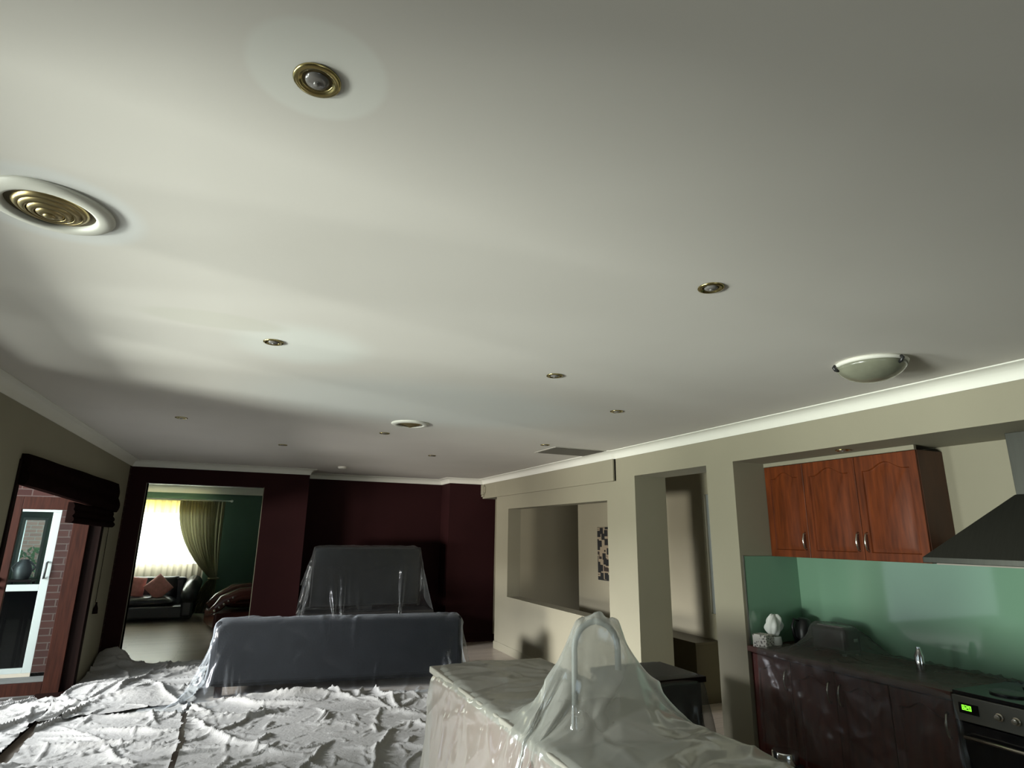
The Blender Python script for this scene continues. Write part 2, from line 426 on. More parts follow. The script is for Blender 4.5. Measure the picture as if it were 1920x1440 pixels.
def dup(root, loc, label, rz=None):
    r = root.copy(); COL.objects.link(r); r.location = loc; r['label'] = label
    if rz is not None: r.rotation_euler = (0, 0, rz)
    for ch in list(root.children):
        c = ch.copy(); COL.objects.link(c); c.parent = r
        for g in list(ch.children):
            d = g.copy(); COL.objects.link(d); d.parent = c
    return r
def cushion_bm(sx, sy, sz, n=10, p=0.55):
    """puffed cushion lying in XY, thickness sz"""
    bm = bmesh.new()
    def h(u, v): return (max(0, 1-abs(u)**3)*max(0, 1-abs(v)**3))**p
    gt, gb = {}, {}
    for i in range(n+1):
        for j in range(n+1):
            u = -1+2*i/n; v = -1+2*j/n
            edge = i in (0, n) or j in (0, n)
            pin = 1-0.10*(1-abs(u*v))*(abs(u)**4+abs(v)**4)/2
            x = u*sx/2*pin; y = v*sy/2*pin; z = h(u, v)*sz/2
            gt[i, j] = bm.verts.new((x, y, z)); gb[i, j] = gt[i, j] if edge else bm.verts.new((x, y, -z))
    for i in range(n):
        for j in range(n):
            bm.faces.new((gt[i,j], gt[i+1,j], gt[i+1,j+1], gt[i,j+1]))
            bm.faces.new((gb[i,j], gb[i,j+1], gb[i+1,j+1], gb[i+1,j]))
    return bm

H = 2.7
# ================================================================== SETTING
struct(obj('floor', boxes((-1.6, 6.6, -2.7, 9.7, -0.12, 0.0), (-4.7, 6.6, 9.7, 15.5, -0.12, 0.0)), FLOORM), 'timber board floor under the drop cloths and in the lounge beyond')
struct(obj('ceiling', boxes((-1.75, 6.6, -2.8, 10.62, H, H+0.1)), CEIL), 'wide pale grey painted ceiling over the open room')
struct(obj('ceiling_lounge', boxes((-4.7, 2.7, 10.62, 15.4, H, H+0.1), (-4.7, -1.75, 9.7, 10.62, H, H+0.1)), WHITE), 'white ceiling of the lounge beyond the opening')
# left wall with near sliding window and the timber door opening
struct(obj('wall_left', boxes(
    (-1.82, -1.6, -2.7, 1.12, 0, H), (-1.82, -1.6, 1.12, 4.15, 2.45, H), (-1.82, -1.6, 4.15, 5.50, 0, H),
    (-1.82, -1.6, 5.50, 8.57, 2.22, H), (-1.82, -1.6, 8.57, 9.7, 0, H)), CREAM), 'cream wall on the left with the timber door opening')
struct(obj('wall_near', boxes((-1.82, -0.4, -2.82, -2.7, 0, H), (2.4, 6.6, -2.82, -2.7, 0, H), (-0.4, 2.4, -2.82, -2.7, 0, 0.5), (-0.4, 2.4, -2.82, -2.7, 2.3, H)), CREAM), 'cream wall behind the viewer')
# maroon wall, opening to lounge, shallow niche, short return
struct(obj('wall_back', boxes(
    (-1.6, -1.38, 9.82, 9.98, 0, H), (-1.38, 0.15, 9.82, 9.98, 2.388, H), (0.15, 0.80, 9.82, 9.98, 0, H),
    (0.72, 0.80, 9.98, 10.62, 0, H), (0.80, 3.16, 10.50, 10.62, 0, H), (3.16, 3.26, 10.02, 10.62, 0, H), (3.26, 4.02, 10.02, 10.14, 0, H)), MAROON),
    'dark maroon wall at the far end with a shallow niche')
struct(obj('lit_edge_strips', boxes((0.150, 0.158, 9.818, 9.984, 0, 2.388), (-1.388, -1.38, 9.818, 9.984, 0, 2.388)), CREAM), 'pale strips painting in the lit edges of the lounge opening')  # cream strips put the light on the reveal edges into colour
XR = 3.8
struct(obj('wall_right', boxes(
    (XR, 4.02, 8.91, 9.41, 0, 2.36), (XR, 4.02, 5.98, 8.91, 0, 0.815), (XR, 4.02, 5.98, 8.91, 2.15, 2.36),
    (XR, 4.21, 5.42, 5.98, 0, 2.36), (XR, 4.21, 4.29, 5.42, 2.388, H), (XR, 4.56, 3.955, 4.29, 0, 2.388),
    (XR, 4.02, 5.78, 9.41, 2.36, H), (XR, 4.21, 5.42, 5.98, 2.36, H), (XR, 4.56, 3.955, 4.29, 2.388, H),
    (XR, 4.56, 0.35, 3.955, 2.39, H), (4.445, 4.56, 0.35, 3.955, 0, 2.39), (XR, 4.56, -2.7, 0.35, 0, H)), CREAM),
    'cream wall on the right with pass-through, doorway and kitchen recess')
bm = boxes((3.772, XR, 5.80, 9.41, 2.36, H), (3.772, 4.02, 9.41, 10.02, 2.36, H))
struct(obj('beam', bm, CREAM, bevel=0.006), 'shallow cream bulkhead above the pass-through')
bm = boxes((3.735, 3.772, 9.90, 10.02, 2.43, 2.60), (3.745, 3.772, 9.93, 10.02, 2.39, 2.43), (3.75, 3.772, 9.86, 9.90, 2.46, 2.56))
struct(obj('trim_2', bm, CREAM, bevel=0.006), 'small moulded end block of the bulkhead')
recess_panel = struct(obj('recess_shade_panel', boxes((5.02, 6.36, 8.60, 8.648, 0.0, 2.35)), pbr('recess_shade_brown', (0.07, 0.058, 0.035), 0.7, spec=0.1), bevel=0.003), 'dark panel added for the shade deep in the hallway')  # dark panel stands in for the unlit depth of the hallway
# hallway behind the right wall
struct(obj('wall_hallway', boxes((5.0, 5.12, 5.72, 8.65, 0, H), (5.0, 6.5, 8.65, 8.77, 0, H), (6.38, 6.5, 8.77, 10.14, 0, H), (4.02, 6.5, 10.02, 10.14, 0, H),
    (5.0, 5.12, 2.8, 5.25, 0, H), (5.0, 5.12, 5.25, 5.72, 2.25, H), (5.0, 5.12, 5.25, 5.72, 0, 0.9), (4.56, 5.12, 2.7, 2.8, 0, H)), CREAM_DARK), 'hallway wall seen through the openings on the right')

def sweep(path, prof, close=False):
    """profile (d, z) swept along a 2D path; d is measured to the right of travel"""
    bm = bmesh.new(); P = [Vector((a, b)) for a, b in path]; n = len(P); rings = []
    for i in range(n):
        d0 = (P[i]-P[i-1]).normalized() if i > 0 else (P[1]-P[0]).normalized()
        d1 = (P[i+1]-P[i]).normalized() if i < n-1 else d0
        n0 = Vector((d0.y, -d0.x)); n1 = Vector((d1.y, -d1.x))
        mt = (n0+n1); mt = mt/max(mt.dot(n0), 1e-6) if mt.length > 1e-6 else n0
        rings.append([bm.verts.new((P[i].x+mt.x*d, P[i].y+mt.y*d, z)) for d, z in prof])
    for a, b in zip(rings, rings[1:]):
        for k in range(len(prof)-1): bm.faces.new((a[k], a[k+1], b[k+1], b[k]))
    bm.faces.new(rings[0]); bm.faces.new(rings[-1][::-1])
    return bm
cove = [(0, H-0.001), (0, H-0.092), (0.006, H-0.092)] + [(0.006+0.078*(1-math.cos(a)), H-0.092+0.078*math.sin(a)) for a in [rad(90)*k/8 for k in range(0, 9)]]
cove = [(0.0, H-0.001), (0.0, H-0.090), (0.008, H-0.090), (0.010, H-0.080)] + \
       [(0.088-0.076*math.cos(rad(90)*k/8), H-0.080+0.070*math.sin(rad(90)*k/8)) for k in range(1, 9)] + [(0.092, H-0.008), (0.092, H-0.001)]
struct(obj('trim_3', sweep([(-1.6, -2.7), (-1.6, 9.82), (0.80, 9.82), (0.80, 10.50), (3.16, 10.50), (3.16, 10.02), (3.772, 10.02), (3.772, 5.80), (3.80, 5.78), (3.80, -2.7)], cove), WHITE, smooth=True, auto=35),
       'white cove cornice running round the ceiling')
struct(obj('trim_4', sweep([(-4.6, 15.2), (2.6, 15.2)], [(0, H-0.001), (0, H-0.15), (0.02, H-0.15), (0.03, H-0.13), (0.09, H-0.06), (0.13, H-0.03), (0.15, H-0.001)]), WHITE, smooth=True, auto=35), 'deep white cornice in the lounge')
sk = [(0, 0), (0, 0.11), (0.008, 0.11), (0.016, 0.09), (0.016, 0)]
struct(obj('baseboard_right', sweep([(XR, 9.41), (XR, 5.42)], sk), CREAM), 'cream skirting below the pass-through')
struct(obj('baseboard_back', sweep([(0.80, 10.5), (3.16, 10.5), (3.16, 10.02), (5.0, 10.02)], sk), MAROON), 'maroon skirting in the niche')

# lounge shell
bm = boxes((-4.6, -4.2, 15.2, 15.32, 0, H), (-4.2, -3.78, 15.2, 15.32, 0, 0.74), (-4.2, -3.78, 15.2, 15.32, 1.95, H), (-3.78, -3.3, 15.2, 15.32, 0, H),
           (-3.3, -1.0, 15.2, 15.32, 0, 1.0), (-3.3, -1.0, 15.2, 15.32, 2.28, H), (-1.0, 2.6, 15.2, 15.32, 0, H), (2.5, 4.1, 10.62, 10.7, 0, H),
           (2.5, 2.6, 10.62, 15.2, 0, H), (0.15, 0.72, 9.98, 10.0, 0, H), (-4.7, -4.6, 9.9, 15.32, 0, H))
struct(obj('wall_lounge', bm, GREENWALL), 'dark green lounge wall beyond the opening')
# outside wall of the house facing the courtyard, with the white door in it
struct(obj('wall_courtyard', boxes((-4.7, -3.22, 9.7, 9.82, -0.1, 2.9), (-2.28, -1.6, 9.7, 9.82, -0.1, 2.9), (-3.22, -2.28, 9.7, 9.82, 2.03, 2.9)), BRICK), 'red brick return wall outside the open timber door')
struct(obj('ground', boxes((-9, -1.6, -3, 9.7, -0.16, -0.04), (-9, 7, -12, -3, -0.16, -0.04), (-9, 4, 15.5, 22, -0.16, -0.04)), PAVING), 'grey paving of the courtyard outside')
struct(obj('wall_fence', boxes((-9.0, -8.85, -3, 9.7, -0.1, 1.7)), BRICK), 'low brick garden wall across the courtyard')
struct(obj('roof_eave', boxes((-2.15, -1.82, 4.6, 9.7, 2.34, 2.46)), WHITE), 'pale underside of the eave above the door')

# ---- windows
def window_unit(name, x0, x1, y0, y1, z0, z1, axis, fw_=0.05, mull=(), trans=(), fmat=WHITE_FRAME, gmat=GLASS, label=None):
    """axis 'y': lies in an x-z plane (y0..y1 thick). axis 'x': lies in a y-z plane"""
    bm = bmesh.new()
    if axis == 'y':
        box(bm, x0, x0+fw_, y0, y1, z0, z1); box(bm, x1-fw_, x1, y0, y1, z0, z1)
        box(bm, x0+fw_, x1-fw_, y0, y1, z0, z0+fw_); box(bm, x0+fw_, x1-fw_, y0, y1, z1-fw_, z1)
        for q in mull: box(bm, q-fw_/2, q+fw_/2, y0, y1, z0+fw_, z1-fw_)
        for q in trans: box(bm, x0+fw_, x1-fw_, y0+0.002, y1-0.002, q-fw_/2, q+fw_/2)
        ym = (y0+y1)/2; g = boxes((x0+fw_, x1-fw_, ym-0.003, ym+0.003, z0+fw_, z1-fw_))
    else:
        box(bm, x0, x1, y0, y0+fw_, z0, z1); box(bm, x0, x1, y1-fw_, y1, z0, z1)
        box(bm, x0, x1, y0+fw_, y1-fw_, z0, z0+fw_); box(bm, x0, x1, y0+fw_, y1-fw_, z1-fw_, z1)
        for q in mull: box(bm, x0, x1, q-fw_/2, q+fw_/2, z0+fw_, z1-fw_)
        xm = (x0+x1)/2; g = boxes((xm-0.003, xm+0.003, y0+fw_, y1-fw_, z0+fw_, z1-fw_))
    f = struct(obj(name, bm, fmat), label)
    obj('window_glass', g, gmat, f)
    return f
window_unit('window_1', -1.76, -1.70, 1.12, 4.15, 0.0, 2.45, 'x', 0.06, mull=(1.9, 3.0), fmat=TIMBER_DARK, label='wide glazed sliding window on the left wall')
window_unit('rear_fill_window', -0.4, 2.4, -2.79, -2.73, 0.5, 2.3, 'y', 0.05, mull=(1.0,), label='unseen window added behind the viewer for the fill light')  # added out of view to admit the rear fill light
window_unit('window_2', -3.3, -1.0, 15.24, 15.29, 1.0, 2.28, 'y', 0.06, mull=(-2.5, -1.75), label='lounge window behind the sheer curtain')
window_unit('window_3', -4.2, -3.78, 15.22, 15.28, 0.74, 1.95, 'y', 0.05, label='narrow white framed window seen through the glass doors')
wf = struct(obj('window_4', boxes((5.03, 5.08, 5.25, 5.29, 0.9, 2.25), (5.03, 5.08, 5.68, 5.72, 0.9, 2.25), (5.03, 5.08, 5.29, 5.68, 0.9, 0.94), (5.03, 5.08, 5.29, 5.68, 2.21, 2.25)), WHITE_FRAME), 'narrow hallway window glimpsed as a bright slit')
obj('window_glass', boxes((5.05, 5.06, 5.29, 5.68, 0.94, 2.21)), FROSTED_LIT, wf)
# outside views
struct(obj('wall_neighbour', boxes((-6.5, 3, 17.6, 17.8, -0.1, 3.2)), BRICK_FAR), 'pink brick wall outside beyond the lounge windows')
def shrub(name, x, y, r, h, label):
    rng = random.Random(int(x*100))
    bm = bmesh.new()
    for _ in range(420):
        a = rng.uniform(0, 2*math.pi); q = rng.random()**0.5*r; z = rng.uniform(0.05, h)
        p = Vector((x+q*math.cos(a)*(1-0.4*z/h), y+q*math.sin(a), z))
        d = Vector((rng.gauss(0, 1), rng.gauss(0, 1), rng.gauss(0, 1))).normalized()*0.07
        e = Vector((rng.gauss(0, 1), rng.gauss(0, 1), rng.gauss(0, 1))).normalized()*0.035
        vs = [bm.verts.new(p-d), bm.verts.new(p+e), bm.verts.new(p+d), bm.verts.new(p-e)]
        bm.faces.new(vs)
    o = tag(obj(name, bm, LEAF), label, 'shrub')
    return o
shrub('garden_shrub', -4.45, 16.9, 0.6, 1.35, 'leafy green shrub against the pink brick wall outside')

# ---- white glazed door in the courtyard wall
d2 = struct(obj('door_1', boxes((-3.22, -2.28, 9.72, 9.78, 1.95, 2.03), (-3.22, -3.13, 9.72, 9.78, -0.04, 1.95), (-2.375, -2.28, 9.72, 9.78, -0.04, 1.95),
    (-3.13, -2.375, 9.722, 9.778, 0.965, 1.045), (-3.13, -2.375, 9.722, 9.778, -0.04, 0.06)), WHITE_FRAME, bevel=0.004), 'white framed glazed door in the brick return wall outside')
obj('upper_glass', boxes((-3.13, -2.375, 9.748, 9.752, 1.045, 1.95)), GLASS, d2)
obj('lower_glass', boxes((-3.13, -2.375, 9.746, 9.752, 0.06, 0.965)), GLASS_DARK, d2)
bm = bmesh.new(); tube(bm, [(-2.325, 9.71, 1.32), (-2.325, 9.67, 1.31), (-2.325, 9.66, 1.22), (-2.33, 9.67, 1.13), (-2.345, 9.71, 1.12)], 0.012)
obj('door_handle', bm, BLACK, d2, smooth=True)
# pot silhouette behind the upper glass
bm = bmesh.new(); lathe(bm, [(0, 0), (0.075, 0), (0.095, 0.06), (0.10, 0.13), (0.07, 0.20), (0.045, 0.235), (0.05, 0.25), (0, 0.25)], 24)
for s in (-1, 1): tube(bm, [(s*0.045, 0, 0.225), (s*0.085, 0, 0.20), (s*0.125, 0, 0.15), (s*0.10, 0, 0.10)], 0.012, 8)
o = obj('ceramic_urn', bm, TERRACOTTA, smooth=True, auto=40); o.location = (-2.66, 10.05, 1.09); tag(o, 'black two-handled urn on a stand behind the white door glass', 'urn')
st = tag(obj('plant_stand', boxes((-2.80, -2.52, 9.94, 10.18, 1.06, 1.088), (-2.79, -2.76, 9.95, 9.98, 0, 1.06), (-2.56, -2.53, 9.95, 9.98, 0, 1.06), (-2.79, -2.76, 10.14, 10.17, 0, 1.06), (-2.56, -2.53, 10.14, 10.17, 0, 1.06)), TIMBER_DARK), 'dark stand holding the urn behind the white door', 'stand')

# ---- open timber glazed door, hinged at the far jamb and swung outwards
YD = 8.47
d1 = struct(obj('door_2', boxes((-2.50, -2.365, YD-0.02, YD+0.02, 0.0, 2.09), (-1.86, -1.70, YD-0.02, YD+0.02, 0.0, 2.09),
    (-2.365, -1.86, YD-0.02, YD+0.02, 1.95, 2.09), (-2.365, -1.86, YD-0.02, YD+0.02, 0.0, 0.125)), TIMBER_RED, bevel=0.004), 'open timber framed glass door swung outwards on the left')
obj('door_glass', boxes((-2.365, -1.86, YD-0.003, YD+0.003, 0.125, 1.95)), GLASS, d1)
bm = bmesh.new()
for z in (1.19, 1.10):
    lathe(bm, [(0, 0), (0.024, 0), (0.026, 0.006), (0.012, 0.012), (0.010, 0.03), (0.022, 0.04), (0.024, 0.052), (0.016, 0.062), (0, 0.064)], 20, (0, 0, 0))
for k, v in enumerate(bm.verts):
    half = 0 if k < len(bm.verts)//2 else 1
    v.co = Vector((-2.425, YD-0.02-v.co.z, (1.19 if half == 0 else 1.105)+v.co.y))
obj('door_knob', bm, CHROME, d1, smooth=True)
struct(obj('trim_5', boxes((-1.86, -1.585, 8.50, 8.63, 0, 2.24), (-1.86, -1.585, 5.44, 5.50, 0, 2.24), (-1.86, -1.585, 5.50, 8.50, 2.19, 2.24), (-1.9, -1.60, 5.50, 8.50, -0.04, 0.012)), TIMBER_DARK, bevel=0.004), 'dark timber frame and sill of the door opening')

# ---- roman blind
bl = thing('roman_blind', 'dark brown roman blind bunched above the open timber door', 'blind', (0, 0, 0))
def fold_panel(y0, y1, zt0, zt1, zb0, zb1, depth, nf, sag=0.0):
    bm = bmesh.new(); ny = 24; nz = nf*6; rows = []
    for j in range(ny+1):
        t = j/ny; y = y0+(y1-y0)*t; zt = zt0+(zt1-zt0)*t; zb = zb0+(zb1-zb0)*t
        r = []
        for i in range(nz+1):
            s = i/nz; z = zt+(zb-zt)*s + sag*math.sin(math.pi*t)*s
            d = 0.03+depth*(0.35+0.65*s)*(0.55+0.45*abs(math.sin(math.pi*nf*s))) + 0.006*math.sin(17*t+5*s)
            r.append(bm.verts.new((-1.6+d, y, z)))
        r.append(bm.verts.new((-1.598, y, zb))); r.insert(0, bm.verts.new((-1.598, y, zt)))
        rows.append(r)
    for a, b in zip(rows, rows[1:]):
        for i in range(len(a)): bm.faces.new((a[i], a[(i+1) % len(a)], b[(i+1) % len(a)], b[i]))
    bm.faces.new(rows[0]); bm.faces.new(rows[-1][::-1])
    return bm
obj('head_fold', fold_panel(5.46, 8.95, 2.28, 2.30, 2.055, 1.95, 0.06, 2), BLIND, bl, smooth=True, auto=50)
obj('lower_folds', fold_panel(6.95, 8.88, 1.99, 1.965, 1.80, 1.765, 0.05, 3, 0.0), BLIND, bl, smooth=True, auto=50)
bm = bmesh.new(); tube(bm, [(-1.585, 8.90, 1.96), (-1.583, 8.90, 1.4), (-1.585, 8.905, 0.88)], 0.0035, 6)
obj('cord', bm, BLIND, bl)
bm = bmesh.new(); lathe(bm, [(0, 0.13), (0.008, 0.13), (0.012, 0.10), (0.024, 0.06), (0.028, 0.0), (0, 0)], 12, (-1.572, 8.905, 0.76)); obj('tassel', bm, BLIND, bl, smooth=True)

# ================================================================== CEILING FITTINGS
def make_downlight(label):
    t = thing('downlight', label, 'downlight', (0, 0, H), 0, 'recessed downlights in the ceiling')
    bm = bmesh.new()
    lathe(bm, [(0.050, 0.0), (0.051, -0.003), (0.049, -0.006), (0.042, -0.0075), (0.037, -0.0065), (0.0355, -0.004), (0.033, -0.0035), (0.031, -0.002), (0.031, 0.0)], 48)
    obj('trim_ring', bm, BRASS, t, smooth=True)
    bm = bmesh.new(); lathe(bm, [(0.0315, -0.0015), (0.029, 0.004 - 0.006), (0.026, -0.0015), (0.0, -0.0012)], 40)
    obj('lamp_recess', bm, BRASS_DARK, t, smooth=True)
    bm = bmesh.new(); lathe(bm, [(0.026, -0.002), (0.024, -0.0065), (0.016, -0.0095), (0.0, -0.0105)], 40)
    obj('lamp_face', bm, LAMP_GLASS, t, smooth=True)
    bm = bmesh.new(); lathe(bm, [(0.0075, -0.009), (0.007, -0.013), (0.0, -0.0145)], 16)
    obj('bulb_tip', bm, LAMP_GLASS, t, smooth=True)
    return t
DL = [(0.030, 1.169, 'large nearest brass downlight high in the photo inside a paler patch'),
      (0.014, 3.180, 'brass downlight in the left middle of the ceiling beyond the nearest one'),
      (-0.644, 5.827, 'brass downlight closest to the left wall, with a bright glint'),
      (1.567, 1.674, 'brass downlight to the right, short of the frosted dome light'),
      (1.628, 3.122, 'brass downlight in the centre of the ceiling, left of the dome light'),
      (2.559, 3.858, 'small downlight near the right wall above the tall doorway'),
      (1.130, 5.791, 'small downlight just beyond the farther round air vent'),
      (0.256, 7.163, 'small downlight before the maroon wall, left of the niche'),
      (2.023, 7.220, 'small downlight before the maroon wall, in front of the niche'),
      (2.864, 5.723, 'small downlight beside the ceiling return grille')]
d0 = make_downlight(DL[0][2])
for i, (x, y, lab) in enumerate(DL):
    if i == 0: d0.location = (x, y, H)
    else: dup(d0, (x, y, H), lab, rz=i*0.7)
k = dup(d0, (3.98, 3.03, 2.39), 'tiny downlight under the lowered soffit above the kitchen cupboards')

def make_vent(label):
    t = thing('air_vent', label, 'vent', (0, 0, H), 0, 'round ceiling air vents')
    bm = bmesh.new()
    lathe(bm, [(0.165, 0.0), (0.167, -0.004), (0.163, -0.010), (0.150, -0.016), (0.128, -0.019), (0.118, -0.016), (0.115, -0.008), (0.115, 0.0)], 72)
    obj('outer_ring', bm, WHITE, t, smooth=True)
    bm = bmesh.new(); lathe(bm, [(0.116, -0.003), (0.0, -0.002)], 48); obj('duct_throat', bm, BRASS_DARK, t)
    for (ro, ri, z) in ((0.098, 0.082, -0.010), (0.084, 0.062, -0.016), (0.062, 0.040, -0.021), (0.040, 0.016, -0.026)):
        bm = bmesh.new(); lathe(bm, [(ro, z+0.008), (ro+0.001, z+0.004), ((ro+ri)/2, z-0.004), (ri, z-0.007), (ri-0.002, z-0.005), ((ro+ri)/2, z), (ro-0.003, z+0.008)], 64, closed=True)
        obj('cone_ring', bm, BRASS_MATT, t, smooth=True)
    bm = bmesh.new(); lathe(bm, [(0.018, -0.030), (0.014, -0.036), (0.006, -0.038), (0.0, -0.038)], 24); obj('centre_knob', bm, BRASS_MATT, t, smooth=True)
    return t
v0 = make_vent('large round air vent with white rim and brass rings at the left edge'); v0.location = (-0.663, 2.056, H)
dup(v0, (1.229, 5.155, H), 'small distant round air vent near the middle of the ceiling')

# frosted dome light
t = thing('dome_light', 'frosted glass bowl ceiling light near the right cornice', 'ceiling light', (3.07, 2.10, H))
t.scale = (0.82, 0.82, 0.85)
bm = bmesh.new(); lathe(bm, [(0, -0.001), (0.215, -0.001), (0.222, -0.010), (0.216, -0.022), (0.200, -0.026), (0, -0.026)], 64)
obj('base_plate', bm, WHITE, t, smooth=True, auto=50)
bm = bmesh.new(); lathe(bm, [(0.208, -0.026), (0.212, -0.032), (0.203, -0.048), (0.178, -0.075), (0.135, -0.102), (0.080, -0.120), (0.03, -0.127), (0, -0.128)], 64)
obj('glass_bowl', bm, pbr('alabaster_glass', (0.20, 0.205, 0.15), 0.22, var=0.3, vscale=7), t, smooth=True)
for a in (145, 265, 25):
    a = rad(a); bm = bmesh.new()
    c, s_ = math.cos(a), math.sin(a)
    tube(bm, [(0.222*c, 0.222*s_, -0.012), (0.232*c, 0.232*s_, -0.026), (0.222*c, 0.222*s_, -0.042), (0.203*c, 0.203*s_, -0.050)], [0.010, 0.012, 0.012, 0.008], 10)
    obj('retaining_clip', bm, BLACK, t, smooth=True)

# return grille
t = thing('return_grille', 'rectangular louvred return grille beside the right cornice', 'grille', (3.36, 6.05, H))
obj('grille_frame', boxes((-0.34, 0.34, -0.27, -0.24, -0.006, 0), (-0.34, 0.34, 0.24, 0.27, -0.006, 0), (-0.34, -0.31, -0.24, 0.24, -0.006, 0), (0.31, 0.34, -0.24, 0.24, -0.006, 0)), pbr('grille_paint', (0.42, 0.40, 0.35), 0.6), t)
obj('grille_backing', boxes((-0.31, 0.31, -0.24, 0.24, -0.003, -0.001)), GROUT_GREY, t)
bm = bmesh.new()
for i in range(16):
    y = -0.225+i*0.03; M = Matrix.Translation((0, y, -0.006)) @ Matrix.Rotation(rad(35), 4, 'X')
    box(bm, -0.31, 0.31, -0.010, 0.010, -0.001, 0.001, M)
obj('louvres', bm, GROUT_GREY, t)
# smoke detector
t = thing('smoke_detector', 'small white smoke detector on the ceiling near the maroon wall', 'smoke detector', (1.19, 9.15, H))
bm = bmesh.new(); lathe(bm, [(0, 0), (0.06, 0), (0.062, -0.012), (0.055, -0.03), (0.035, -0.036), (0, -0.036)], 40); obj('detector_body', bm, WHITE, t, smooth=True, auto=40)

# ================================================================== KITCHEN
XB = 4.445
YK = 3.955
# splashback
bm = boxes((XB-0.008, XB-0.0005, 0.36, YK, 0.915, 1.60))
sb = tag(obj('splashback', bm, SPLASH), 'glossy green glass splashback behind the kitchen bench', 'splashback')
obj('side_return', boxes((3.835, XB-0.009, YK-0.008, YK-0.0005, 0.915, 1.60)), SPLASH, sb)
obj('edge_trim', boxes((3.825, 3.835, YK-0.010, YK-0.0005, 0.915, 1.605)), PANEL_STEEL, sb)

def arch_outline(w0, w1, z0, z1, rise, n=20):
    """closed outline; the top edge is a cathedral arch. returns (y,z) points, count fixed"""
    pts = [(w0, z0), (w1, z0)]
    for i in range(n+1):
        t = i/n; y = w1+(w0-w1)*t
        u = abs(2*t-1)
        s = 0.0 if u > 0.82 else 0.5*(1+math.cos(math.pi*u/0.82))
        pts.append((y, z1 + rise*s))
    return pts
def panel_door(name, y0, y1, z0, z1, xf, material, arch, parent, hy=None, th=0.02, hz=None):
    """door whose face looks toward -x at x = xf"""
    bm = bmesh.new(); fr = 0.055
    o = [(y0, z0), (y1, z0)]; n = 20
    for i in range(n+1): o.append((y1+(y0-y1)*i/n, z1))
    inn = arch_outline(y0+fr, y1-fr, z0+fr, z1-fr-arch, arch, n)
    def ring(pts, x): return [bm.verts.new((x, y, z)) for y, z in pts]
    def shrink(pts, d):
        cy = sum(p[0] for p in pts)/len(pts); ymin = min(p[0] for p in pts); ymax = max(p[0] for p in pts); zmin = z0+fr
        r = []
        for y, z in pts:
            ty = (y-(ymin+ymax)/2)/((ymax-ymin)/2)
            r.append(((ymin+ymax)/2+ty*((ymax-ymin)/2-d), z-d if z > zmin+0.01 else z+d))
        return r
    rings = [ring(o, xf+th), ring(o, xf+0.002), ring([(y+(0.003 if y < (y0+y1)/2 else -0.003), z+(0.003 if z < (z0+z1)/2 else -0.003)) for y, z in o], xf),
             ring(inn, xf), ring(shrink(inn, 0.006), xf+0.010), ring(shrink(inn, 0.014), xf+0.011), ring(shrink(inn, 0.045), xf+0.002)]
    for a, b in zip(rings, rings[1:]):
        for k_ in range(len(a)): bm.faces.new((a[k_], a[(k_+1) % len(a)], b[(k_+1) % len(a)], b[k_]))
    bm.faces.new(rings[0][::-1]); bm.faces.new(rings[-1])
    d = obj(name, bm, material, parent, smooth=True, auto=30)
    if hy is not None:
        zc = hz if hz else z0+0.13
        b2 = bmesh.new()
        pts = [(xf-0.000, hy, zc-0.065), (xf-0.018, hy, zc-0.055), (xf-0.028, hy, zc-0.02), (xf-0.030, hy, zc), (xf-0.028, hy, zc+0.02), (xf-0.018, hy, zc+0.055), (xf-0.000, hy, zc+0.065)]
        tube(b2, pts, [0.009, 0.006, 0.007, 0.008, 0.007, 0.006, 0.009], 10)
        obj('handle', b2, NICKEL, d, smooth=True)
    return d
# wall cupboards: one double, one single unit
XF = 4.152
wc = thing('wall_cupboard', 'cherry wood wall cupboard with three arched doors above the green splashback', 'cupboard', (0, 0, 0))
obj('carcass', boxes((XF+0.021, XB-0.001, 2.615, YK-0.001, 1.60, 2.355)), CHERRY_DARK, wc)
panel_door('door', 3.552+0.002, YK-0.004, 1.60, 2.352, XF, CHERRY, 0.05, wc, hy=3.552+0.035)
panel_door('door', 3.084+0.002, 3.552-0.002, 1.60, 2.352, XF, CHERRY, 0.055, wc, hy=3.084+0.035)
panel_door('door', 2.617, 3.084-0.002, 1.60, 2.352, XF, CHERRY, 0.055, wc, hy=3.084-0.035)
obj('top_strip', boxes((XF-0.004, XF+0.02, 2.617, YK-0.004, 2.356, 2.388)), CREAM, wc)

# range hood
hd = thing('range_hood', 'dark steel pyramid range hood at the right edge', 'range hood', (0, 0, 0))
bm = bmesh.new()
def rect(x0, x1, y0, y1, z): return [bm.verts.new(p) for p in ((x0, y0, z), (x1, y0, z), (x1, y1, z), (x0, y1, z))]
R = [rect(3.935, XB-0.010, 1.34, 2.535, 1.612), rect(3.935, XB-0.010, 1.34, 2.535, 1.645), rect(4.18, XB-0.010, 1.785, 2.09, 2.02)]
for a, b in zip(R, R[1:]):
    for q in range(4): bm.faces.new((a[q], a[(q+1) % 4], b[(q+1) % 4], b[q]))
bm.faces.new(R[0][::-1]); bm.faces.new(R[-1])
obj('canopy', bm, STEEL, hd, bevel=0.003)
obj('flue', boxes((4.185, XB-0.010, 1.79, 2.085, 2.02, 2.389)), STEEL, hd, bevel=0.002)
obj('grease_filter', boxes((3.98, 4.40, 1.40, 2.48, 1.603, 1.612)), GROUT_GREY, hd)

